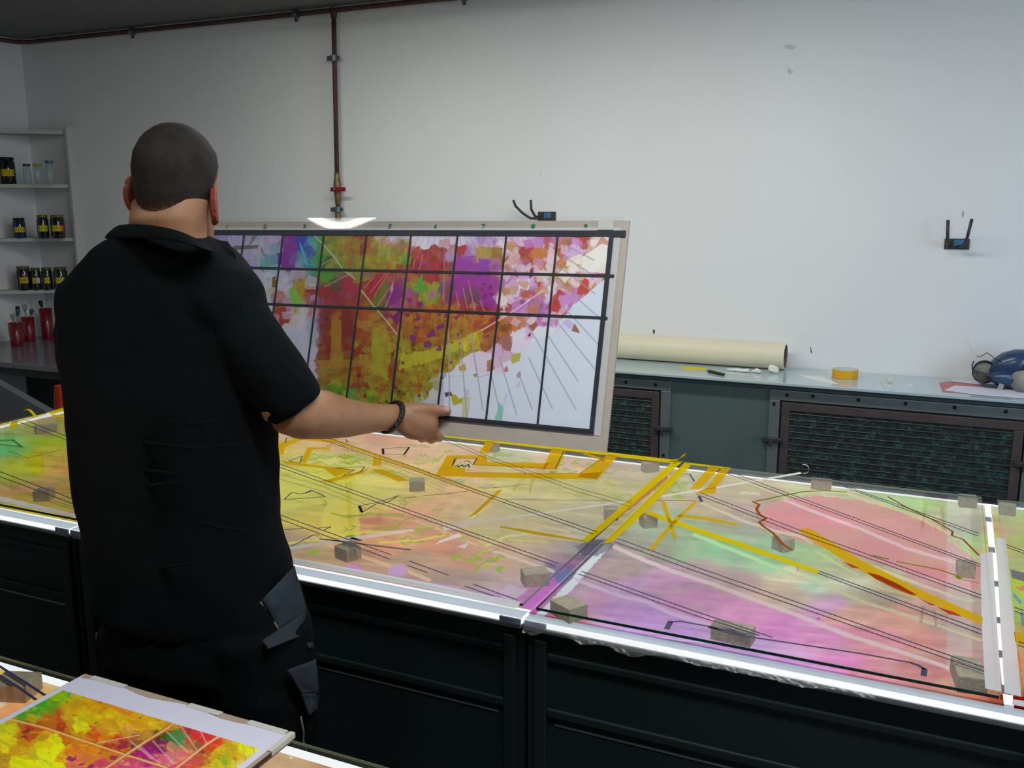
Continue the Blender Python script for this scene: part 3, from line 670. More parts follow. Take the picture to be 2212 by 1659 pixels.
T_BASE = """-60 935 175 180 120 20 925 170 170 118 60 945 150 175 60 20 965 95 185 110 -50 970 95 185 110 8 950 110 185 105 100 960 172 190 45 140 945 150 185 55 130 925 185 150 95 110 915 180 150 100
50 1000 188 192 40 110 990 195 190 45 135 1000 215 145 88 145 975 200 170 60 20 1030 175 178 55 -50 1030 175 178 60 30 1060 200 145 100 100 1050 195 150 95 150 1085 190 165 75 50 1095 185 168 65 0 1090 190 160 70 120 1075 205 160 85 -60 1090 190 160 70
20 1088 215 180 70 60 1112 215 185 70 110 1122 205 200 60 150 1128 215 170 75 172 1132 225 150 95 200 1000 200 190 60 300 1000 210 195 80 300 1080 215 180 90 400 1050 220 200 90 400 1150 215 175 100 500 1100 225 205 90 500 1000 222 195 105
620 950 228 180 135 600 975 225 200 90 600 1010 222 212 95 650 965 225 195 110 700 955 235 182 138 760 970 232 180 140 850 945 222 150 115 850 965 232 176 145 900 980 232 182 140 760 1000 228 218 115 700 990 228 214 110 700 1030 228 220 85 640 1060 228 222 95 750 1060 232 222 98
820 1040 234 218 105 830 1015 225 190 95 700 1090 222 202 95 620 1090 215 205 110 800 1090 226 202 100 900 1010 232 192 125 960 960 228 182 142 960 945 225 178 140 1000 1040 228 188 125 900 1065 232 200 115 860 1060 234 214 105 950 1085 236 184 135 1000 1075 232 188 128 850 1130 228 152 118 870 1120 228 158 120
800 1135 215 140 105 760 1130 226 192 95 735 1120 228 200 90 660 1130 222 198 88 700 1150 224 182 92 640 1165 190 160 130 625 1180 180 155 125 900 1110 232 168 128 960 1125 215 175 130 1000 1110 210 182 132 1080 1130 202 182 142 1120 1120 200 185 135 950 1170 218 142 118 1010 1180 212 148 128 880 1170 218 160 122
820 1165 226 150 110 1000 1200 204 152 124 1060 1195 208 158 128 900 1215 194 156 130 940 1240 185 152 135 720 1215 205 168 130 660 1205 195 162 125 800 1230 198 158 132 760 1205 198 150 118 1000 1260 182 152 142 960 1262 178 155 138 1080 1260 188 162 162 1100 1200 218 172 142 1120 1150 194 187 135 1120 1225 205 168 150
1060 1290 192 152 197 960 1290 200 152 195 900 1270 190 150 165 1000 1300 185 150 160 650 1240 212 150 118 690 1245 205 150 130 720 1250 195 140 145 800 1262 198 150 120 850 1272 202 145 130 900 1280 188 148 120 950 1292 200 150 190 980 1295 198 150 195 1040 1312 200 150 125 1090 1322 202 140 118
1000 960 228 182 142 1100 960 205 202 158 1140 970 206 200 155 1200 975 225 180 150 1250 990 232 178 152 1180 1005 226 190 150 1280 975 222 190 170 1350 1010 208 178 152 1400 1000 200 185 165 1300 1050 202 188 122 1380 1040 198 180 140 1200 1060 212 196 122 1100 1050 220 202 122 1150 1085 206 186 132 1050 1160 210 188 120
1250 1100 196 182 140 1200 1130 200 182 142 1250 1150 192 186 152 1180 1170 202 176 140 1150 1200 205 170 145 1340 1100 186 172 135 1420 1050 190 170 130 1450 1020 200 180 150 1200 1190 175 140 150
1180 1290 184 114 190 1150 1320 198 122 180 1165 1270 190 130 170 1210 1262 180 110 175 1215 1245 95 112 160 1235 1222 150 110 150 1250 1180 150 135 150 1270 1190 130 115 140
1250 1300 208 145 192 1210 1310 212 144 196 1290 1245 190 150 165 1300 1220 180 148 152 1350 1205 178 152 152 1400 1180 168 162 142 1330 1330 198 148 206 1400 1340 198 148 212 1350 1280 198 152 196 1450 1260 206 152 190 1500 1300 208 143 190 1600 1330 230 152 202 1560 1380 208 158 216 1480 1385 195 150 215 1700 1350 228 144 206
1600 1250 198 158 162 1550 1235 190 160 158 1500 1170 156 190 145 1450 1130 165 182 148 1560 1180 150 202 152 1450 1160 162 172 145 1600 1140 172 170 148 1640 1180 160 200 158 1650 1215 165 208 162 1590 1210 165 195 160 1700 1250 238 228 192 1760 1272 192 228 192 1680 1275 225 190 170 1730 1290 220 190 170 1780 1300 226 168 216
1830 1262 218 218 184 1870 1280 200 190 160 1850 1330 236 178 162 1900 1290 192 168 147 1950 1330 236 168 152 1750 1200 172 197 142 1700 1180 165 195 145 1820 1225 190 175 150 1780 1230 185 200 150 1900 1400 232 152 166 1860 1380 232 152 170 1800 1430 230 146 202 1800 1380 228 146 200 2000 1450 222 142 142 2000 1400 226 152 145
1700 1430 226 166 226 1620 1425 212 172 226 1520 1400 205 165 225 1400 1375 205 160 215 1300 1352 208 165 212 1240 1340 205 130 150 1200 1330 200 110 110 1750 1455 228 168 220 1900 1460 225 150 165 1960 1475 220 148 150 2060 1490 222 160 145 2100 1500 215 130 105
1440 1060 200 180 150 1480 1040 195 195 150 1510 1030 200 190 165 1530 1090 200 175 140 1600 1050 210 192 148 1570 1075 205 180 155 1650 1085 205 170 150 1620 1110 195 160 150 1680 1120 205 150 145 1750 1055 215 205 160 1850 1060 202 205 148 1900 1065 184 208 142 1960 1075 176 212 145 2000 1085 190 215 142 2050 1105 200 202 148 2050 1130 206 196 150
2090 1130 180 172 150 2095 1165 178 205 132 2090 1195 180 215 135 2080 1255 215 155 152 2080 1300 200 160 148 2080 1350 208 168 157 2030 1320 215 178 160 2100 1430 208 152 147 2100 1390 212 165 155 2110 1235 215 148 150
2135 1095 220 220 200 2150 1110 190 175 140 2150 1140 200 165 130 2155 1190 225 180 120 2180 1120 185 190 100 2190 1105 160 205 110 2190 1180 175 190 85 2200 1215 165 170 80 2200 1260 180 195 40 2190 1300 170 200 60 2195 1340 175 190 80 2200 1370 200 160 80 2200 1430 228 150 95 2190 1480 200 140 95 2190 1520 150 40 30 2175 1525 190 120 100 2250 1300 175 190 80 2250 1450 220 150 95"""
def squiggle(cv, cx, cy, w_, h_, wd, col, k, seed):
    r = random.Random(seed); n = r.randint(3, 6); a = r.uniform(0, 6.28); s_ = r.choice((1.1, 1.6, 2.3)); P = []
    for i in range(n):
        P.append((cx+w_*(i/(n-1)-.5)+r.uniform(-.12, .12)*w_, cy+h_*math.sin(a+i*s_)*.5+r.uniform(-.2, .2)*h_))
    cv.line(P, wd, col, k, 1.0)
def art_table(cv):
    cv.base(T_BASE, 26, 12, (14, 34)); X, Y = cv.x, cv.y
    # brush texture: soft strokes running with the composition
    left = np.clip((640-X)/300, 0, 1)
    cv.mod(.22, 1/90., 1/7., 3, .10)
    cv.mod(.12, 1/30., 1/16., 3, -.35)
    n = fbm(X/34, Y/16); n2 = fbm(X/60+30, Y/22+7)
    cv.blend((n-.55)*3*(X < 1130)*(X > 560)*(Y < 1180), (238, 222, 120), .22); cv.blend((n2-.55)*3*(X > 1160), (205, 205, 170), .3)
    cv.blend((fbm(X/50, Y/9+11)-.58)*6*(X < 400), (120, 175, 50), .35); cv.blend((fbm(X/70+9, Y/7+3)-.60)*7*(X < 400), (160, 125, 80), .45)
    # broad painted areas, and one painted-in reflection
    cv.poly([(1640, 1112), (1660, 1092), (1700, 1078), (1760, 1070), (1850, 1080), (1950, 1105), (2040, 1150), (2060, 1165), (2110, 1215), (2116, 1275), (2050, 1258), (1950, 1232), (1860, 1205), (1740, 1172), (1665, 1150)], (230, 138, 144), .80, 5)
    cv.poly([(724, 1050), (775, 1085), (778, 1160), (735, 1158), (690, 1150), (700, 1100)], (234, 222, 88), .55, 2)
    cv.poly([(590, 1040), (640, 1020), (760, 1040), (860, 1070), (800, 1080), (680, 1090), (600, 1105)], (232, 224, 98), .5, 4)
    cv.poly([(773, 1120), (826, 1118), (826, 1133), (780, 1132)], (205, 115, 95), .6, 2); cv.poly([(814, 1108), (824, 1108), (824, 1134), (815, 1134)], (212, 120, 90), .6, 1)  # last patch paints in the gas pipe mirrored by the glass
    cv.poly([(845, 1221), (868, 1219), (882, 1232), (876, 1243), (855, 1244), (834, 1240)], (205, 158, 205), .95, 2)
    cv.poly([(752, 1218), (765, 1219), (785, 1230), (770, 1232), (750, 1226)], (222, 146, 210), .9, 2); cv.poly([(742, 1240), (770, 1244), (764, 1252), (736, 1246)], (230, 155, 222), .95, 1)
    cv.poly([(930, 1258), (985, 1266), (1020, 1280), (990, 1284), (940, 1270)], (202, 158, 212), .85, 3)
    cv.poly([(1010, 1282), (1035, 1286), (1062, 1296), (1040, 1302), (1000, 1292)], (215, 150, 210), .7, 2)
    cv.poly([(1078, 1280), (1098, 1262), (1130, 1272), (1150, 1262), (1110, 1300), (1085, 1296)], (205, 182, 200), .75, 2)
    cv.poly([(1110, 1262), (1150, 1215), (1180, 1205), (1165, 1245), (1125, 1290)], (200, 175, 190), .45, 2)
    cv.poly([(982, 1033), (1000, 1034), (1004, 1046), (988, 1044)], (220, 165, 190), .8, 2); cv.poly([(1040, 1045), (1062, 1046), (1068, 1050), (1040, 1052)], (224, 172, 205), .8, 1)
    for x in (985, 991, 1024, 1030, 1038, 1044): cv.line([(x, 1030), (x+2, 1048)], 1.2, (240, 232, 200), .8)
    for y in (1035, 1040, 1044): cv.line([(985, y), (1045, y+1)], 1.0, (236, 222, 170), .6)
    cv.poly([(2045, 1083), (2096, 1092), (2100, 1465), (2046, 1452)], (228, 222, 225), .28)
    cv.poly([(2100, 1092), (2118, 1094), (2126, 1490), (2102, 1487)], (150, 140, 135), .25)
    cv.poly([(1680, 1010), (1758, 1022), (1756, 1040), (1690, 1042), (1640, 1030)], (216, 208, 170), .5, 2)
    # the bare strip along the joint
    cv.poly([(1186, 1302), (1168, 1318), (1150, 1332), (1166, 1338), (1215, 1296), (1300, 1200), (1322, 1176), (1303, 1176), (1255, 1226)], (226, 232, 236), .9, 2)
    cv.poly([(1128, 1310), (1170, 1262), (1215, 1224), (1232, 1232), (1210, 1262), (1150, 1330), (1110, 1332)], (192, 118, 192), .7, 4)
    cv.poly([(1198, 1238), (1232, 1228), (1240, 1246), (1214, 1262), (1200, 1256)], (110, 124, 162), .85, 4)
    cv.poly([(1240, 1180), (1275, 1165), (1310, 1165), (1330, 1180), (1290, 1200), (1258, 1198)], (95, 92, 112), .75, 5)
    cv.line([(1440, 1032), (1380, 1080), (1320, 1126), (1276, 1160)], 9, (186, 120, 70), .8, 3); cv.line([(1330, 1112), (1270, 1166)], 14, (120, 110, 80), .55, 3)
    # pale ghost lines next to the dark double lines
    G = [([(1247, 1253), (1334, 1285), (1392, 1299), (1450, 1325), (1534, 1351)], 8, (214, 188, 220)), ([(1328, 1181), (1392, 1210), (1450, 1233), (1540, 1262), (1630, 1295), (1728, 1331), (1825, 1370), (1956, 1412), (2021, 1432), (2053, 1445)], 9, (232, 206, 208)),
         ([(1500, 1155), (1630, 1207), (1708, 1240)], 8, (190, 236, 170)), ([(1708, 1240), (1777, 1263), (1858, 1298), (1965, 1331), (2053, 1360), (2118, 1383)], 7, (222, 216, 168)), ([(1516, 1087), (1607, 1126), (1682, 1149), (1728, 1158), (1754, 1173)], 6, (226, 208, 178)),
         ([(1891, 1227), (1988, 1263), (2070, 1292), (2102, 1298)], 7, (222, 206, 180)), ([(1695, 1080), (1760, 1106), (1858, 1142), (1956, 1184), (2037, 1207), (2060, 1214)], 7, (240, 198, 206)), ([(1793, 1054), (1842, 1070), (1907, 1090), (1988, 1119), (2053, 1155)], 6, (228, 208, 160)),
         ([(1575, 1025), (1700, 1077)], 3, (228, 208, 160)), ([(900, 1126), (955, 1146), (1030, 1178)], 5, (232, 192, 156)), ([(1060, 1188), (1131, 1212), (1195, 1234)], 7, (222, 198, 186)), ([(675, 1160), (740, 1188), (842, 1222)], 8, (232, 186, 148)), ([(884, 1235), (927, 1253)], 8, (230, 190, 158)),
         ([(1118, 1122), (1180, 1138), (1230, 1150)], 5, (222, 190, 145)), ([(610, 1025), (700, 1052), (790, 1090), (880, 1122)], 2, (180, 165, 90)), ([(600, 1034), (700, 1062), (790, 1098)], 2, (180, 165, 90)), ([(745, 970), (860, 1010), (960, 1055)], 2, (180, 165, 95)), ([(760, 985), (870, 1025), (960, 1062)], 2, (185, 172, 95)),
         ([(1860, 1212), (1960, 1252)], 3, (232, 220, 130)), ([(1400, 1375), (1560, 1392)], 2, (232, 212, 232))]
    for p, wd, c in G: cv.line(p, wd, c, .85, 1.2)
    for x0, y0, x1, y1 in ((0, 1042, 160, 1096), (10, 1050, 165, 1104), (20, 975, 60, 990), (30, 985, 50, 992), (60, 990, 130, 972), (100, 985, 112, 984), (0, 951, 30, 950), (0, 960, 45, 965)): cv.line([(x0, y0), (x1, y1)], 2.2, (95, 100, 45), .55, 1)
    cv.line([(0, 952), (28, 951)], 2, (50, 110, 60), .8); cv.line([(28, 951), (47, 965)], 4, (60, 80, 55), .9); cv.line([(47, 965), (0, 960)], 2, (55, 100, 70), .8)
    # greens
    rr = random.Random(5); gc = (150, 178, 20)
    def region(n, x0, y0, x1, y1, sw, sh, wd, sl=0, k=.8):
        for i in range(n):
            u = rr.random(); x = x0+(x1-x0)*u; y = y0+(y1-y0)*rr.random()+sl*u
            squiggle(cv, x, y, sw*rr.uniform(.6, 1.4), sh*rr.uniform(.6, 1.4), wd*rr.uniform(.8, 1.4), gc if rr.random() < .7 else (185, 195, 60), k, rr.random())
    region(24, 665, 982, 800, 1006, 22, 5, 2.2); region(18, 865, 962, 1000, 1012, 18, 7, 2.4); region(20, 1060, 958, 1175, 1000, 20, 4, 2.4); region(16, 1195, 985, 1255, 1022, 18, 5, 2.6)
    region(30, 1240, 1002, 1425, 1085, 24, 10, 3.0, 0, .6); region(16, 975, 1190, 1085, 1232, 15, 9, 4.2); region(20, 800, 1012, 1060, 1022, 24, 4, 2.4, 34); region(16, 1440, 1040, 1480, 1080, 22, 7, 4, 0, .6)
    region(14, 870, 1075, 1000, 1180, 24, 6, 2.6, 0, .7); region(8, 640, 1010, 700, 1100, 20, 4, 2, 0, .5); region(10, 1185, 1010, 1240, 1060, 20, 5, 2.5, 0, .5); region(12, 40, 900, 140, 960, 20, 6, 4, 0, .5)
    for P in ([(716, 1109), (735, 1113), (770, 1114), (800, 1108), (830, 1112), (872, 1110), (868, 1116), (800, 1112), (750, 1118), (716, 1109)], [(800, 1143), (845, 1138), (860, 1140), (830, 1146)], [(860, 1070), (880, 1087), (872, 1092), (862, 1082)], [(866, 1168), (880, 1158), (888, 1160), (884, 1170), (915, 1172), (925, 1160)],
              [(700, 1082), (706, 1086), (704, 1092), (696, 1090)], [(744, 1138), (752, 1145), (742, 1147)], [(757, 1147), (768, 1137), (760, 1136)], [(810, 1130), (860, 1136), (866, 1130), (850, 1124)]): cv.line(P, 2.6, (150, 170, 20), .8, 1)
    cv.poly([(745, 1154), (768, 1155), (765, 1162), (748, 1164)], (110, 165, 20), .9, 2); cv.poly([(668, 1190), (690, 1188), (688, 1196), (667, 1196)], (140, 185, 20), .85, 2)
    # pale and yellow streaks
    for P, c in (([(600, 1176), (700, 1163), (800, 1148), (870, 1152)], (228, 220, 90)), ([(820, 1172), (900, 1168), (960, 1156)], (236, 222, 80)), ([(1050, 1180), (1090, 1160), (1150, 1150)], (226, 220, 150)), ([(1020, 1118), (1060, 1090)], (232, 232, 170)), ([(1100, 1165), (1180, 1172)], (222, 205, 95)),
                 ([(1900, 1270), (1980, 1290)], (220, 210, 130)), ([(1760, 1190), (1850, 1240)], (205, 230, 130)), ([(1640, 1066), (1600, 1064)], (225, 225, 190)), ([(2050, 1165), (2110, 1205)], (212, 222, 110))): cv.line(P, 5, c, .7, 3)
    cv.line([(620, 1030), (760, 1062)], 3, (205, 190, 80), .5, 3)
    cv.poly([(988, 1180), (1012, 1172), (1006, 1184)], (228, 210, 220), .8, 2)
    for P in ([(1993, 1310), (1990, 1345)], [(2018, 1318), (2022, 1352)], [(1722, 1225), (1724, 1232)]): cv.line(P, 4, (150, 105, 95), .6, 1)
    cv.poly([(1764, 1338), (1770, 1333), (1768, 1339)], (170, 60, 60), .9)
    cv.poly([(2187, 1258), (2240, 1250), (2240, 1290), (2200, 1290)], (190, 205, 30), .8, 2); cv.poly([(2196, 1268), (2240, 1262), (2240, 1275), (2200, 1276)], (222, 110, 40), .8, 2)
    cv.line([(2190, 1285), (2205, 1302)], 6, (70, 130, 190), .9); cv.line([(2206, 1325), (2212, 1350)], 5, (70, 120, 185), .9)
    cv.poly([(2160, 1500), (2240, 1510), (2240, 1560), (2170, 1530)], (140, 36, 26), .85, 3)
N_BASE = """0 1500 235 165 110 0 1470 232 205 110 40 1520 236 160 110 0 1560 236 170 120 60 1530 236 165 115 100 1500 228 170 105 60 1510 228 185 100 20 1590 235 160 110 130 1490 225 190 130 110 1470 225 195 150 650 1650 215 175 135 700 1659 190 150 110 620 1650 215 180 140 800 1700 200 160 120 400 1600 230 170 110"""
def art_near(cv):
    cv.base(N_BASE, 22, 14, (8, 20)); cv.mod(.16, 1/60., 1/9., 3, .4)
    cv.poly([(-5, 1510), (14, 1508), (12, 1520), (-5, 1535)], (235, 215, 190), .8, 1)
    cv.line([(10, 1494), (60, 1520), (90, 1528)], 4, (150, 120, 75), .6, 2); cv.line([(35, 1495), (75, 1515)], 6, (226, 196, 80), .8, 1)
P_BASE = """165 1482 140 185 150 150 1490 60 150 60 180 1490 80 180 20 195 1490 90 170 20 130 1502 120 170 10 110 1500 190 190 0 100 1522 60 160 20 80 1532 30 150 40 60 1540 40 150 20 120 1512 150 170 0 60 1555 180 150 0 30 1565 190 160 0 10 1575 180 190 0
200 1500 215 120 10 220 1500 210 110 10 240 1505 195 150 10 180 1510 190 160 0 160 1520 190 150 10 200 1525 195 140 0 150 1540 195 150 0 120 1545 190 70 20 100 1555 185 100 10 180 1550 190 170 0 170 1560 200 200 0 175 1568 215 215 0 210 1560 205 170 0 230 1570 200 130 20 250 1550 205 170 10 270 1530 210 130 20 280 1515 215 95 20 300 1525 200 130 10
320 1530 205 150 10 345 1545 200 110 20 340 1560 205 170 20 300 1555 205 150 10 290 1580 205 150 60 270 1580 200 140 30 230 1590 200 130 10 200 1590 195 80 20 170 1585 195 150 10 150 1590 190 90 10 140 1575 170 60 20 255 1597 190 60 20 300 1600 160 90 40 310 1590 190 130 40
20 1580 215 215 0 40 1590 190 120 10 60 1600 200 130 10 20 1600 215 200 0 90 1590 195 140 10 70 1575 180 50 20 90 1610 210 190 0 100 1625 220 220 0 130 1605 215 210 10 120 1618 225 225 0 60 1630 205 180 0 30 1620 200 150 0 40 1650 215 215 0 80 1650 220 220 0 100 1655 215 220 0 10 1650 180 140 20 150 1625 215 120 20
160 1645 210 110 70 180 1620 205 110 20 190 1605 215 140 10 200 1640 205 120 40 230 1640 200 120 20 220 1655 195 60 90 260 1630 200 110 10 280 1650 195 60 110 300 1655 210 90 110 240 1605 170 60 30 260 1612 150 30 60 290 1615 110 20 60 310 1605 120 30 70 320 1625 160 20 120 340 1620 130 10 90 300 1630 170 20 110 330 1640 175 20 120 350 1645 210 70 100
370 1600 50 110 50 380 1590 60 130 60 390 1600 60 130 80 360 1580 90 110 30 350 1590 60 60 20 410 1570 200 50 50 440 1590 205 40 40 420 1600 200 40 50 450 1570 200 40 40 430 1565 190 60 60 460 1585 205 45 45 400 1580 150 50 40 375 1560 190 130 30 400 1555 170 120 20 350 1560 195 140 20 470 1565 110 170 20 485 1575 150 150 20
380 1625 210 120 100 400 1635 215 110 100 420 1640 210 90 80 360 1640 205 100 130 400 1650 200 60 90 430 1615 90 60 30 410 1612 160 130 60 440 1640 170 60 40 420 1655 190 90 40 450 1610 200 60 30 470 1600 210 50 40 490 1590 205 110 20 510 1590 205 180 10 530 1590 200 150 10 560 1595 205 110 10 545 1605 205 70 20 580 1600 190 160 30 575 1610 205 190 20
470 1620 195 160 20 490 1610 190 150 20 500 1630 200 150 10 520 1610 195 200 10 540 1620 215 215 0 560 1615 210 215 0 530 1640 205 170 20 480 1645 110 170 20 460 1640 190 140 20 460 1655 200 180 30 500 1650 190 180 10 520 1655 215 200 140 550 1640 215 205 150 560 1635 215 190 200 545 1650 220 205 215 570 1630 220 210 225 590 1605 210 195 120"""
def art_print(cv):
    cv.base(P_BASE, 9, 6, (4, 16), (20, .6)); cv.mod(.28, 1/14., 1/6., 3, .6); cv.c = cv.c*.86
    n = fbm(cv.x/9, cv.y/5+4); cv.blend((n-.74)*12, (110, 55, 10), .7); cv.blend((fbm(cv.x/12+7, cv.y/7)-.60)*3, (225, 205, 20), .4)
    for p in ([(142, 1640), (150, 1632), (160, 1637), (164, 1630), (166, 1640), (155, 1646)], [(165, 1652), (178, 1648), (186, 1646), (176, 1655)], [(186, 1660), (192, 1652), (204, 1650), (200, 1662)], [(235, 1636), (243, 1632), (254, 1634), (248, 1642), (238, 1641)], [(300, 1551), (304, 1547), (305, 1555)], [(45, 1582), (60, 1574), (70, 1577), (56, 1584)], [(44, 1592), (56, 1588), (58, 1595)], [(214, 1516), (226, 1511), (218, 1518)]): cv.poly(p, (130, 20, 90) if p[0][0] > 130 else (110, 40, 30), .9, 1)
    for p, c in (([(20, 1553), (100, 1573), (180, 1600), (270, 1630), (360, 1658)], (205, 165, 90)), ([(365, 1572), (320, 1598), (275, 1628), (225, 1662)], (195, 165, 110)), ([(400, 1545), (365, 1570), (320, 1598)], (195, 150, 90)), ([(505, 1571), (450, 1605), (380, 1660)], (200, 170, 120))):
        cv.line([(a+1, b-3) for a, b in p], 2.0, (110, 50, 20), .8); cv.line([(a, b+4) for a, b in p], 1.6, (190, 80, 30), .8); cv.line(p, 4.2, c, .9)
    for p in ([(330, 1600), (375, 1650)], [(360, 1580), (405, 1625)], [(390, 1568), (425, 1620)], [(426, 1565), (447, 1608)], [(455, 1556), (468, 1590)], [(300, 1610), (345, 1650)], [(280, 1600), (330, 1640)], [(395, 1562), (440, 1550)], [(210, 1605), (300, 1588)], [(368, 1535), (378, 1553)]): cv.line(p, 1.5, (210, 190, 170), .75)
    for p in ([(495, 1580), (510, 1660)], [(520, 1580), (532, 1660)], [(547, 1587), (550, 1640)], [(570, 1600), (574, 1620)], [(475, 1610), (490, 1660)], [(0, 1600), (60, 1628), (110, 1650)], [(80, 1500), (180, 1570), (330, 1590)]): cv.line(p, 2.5, (130, 125, 60), .55)
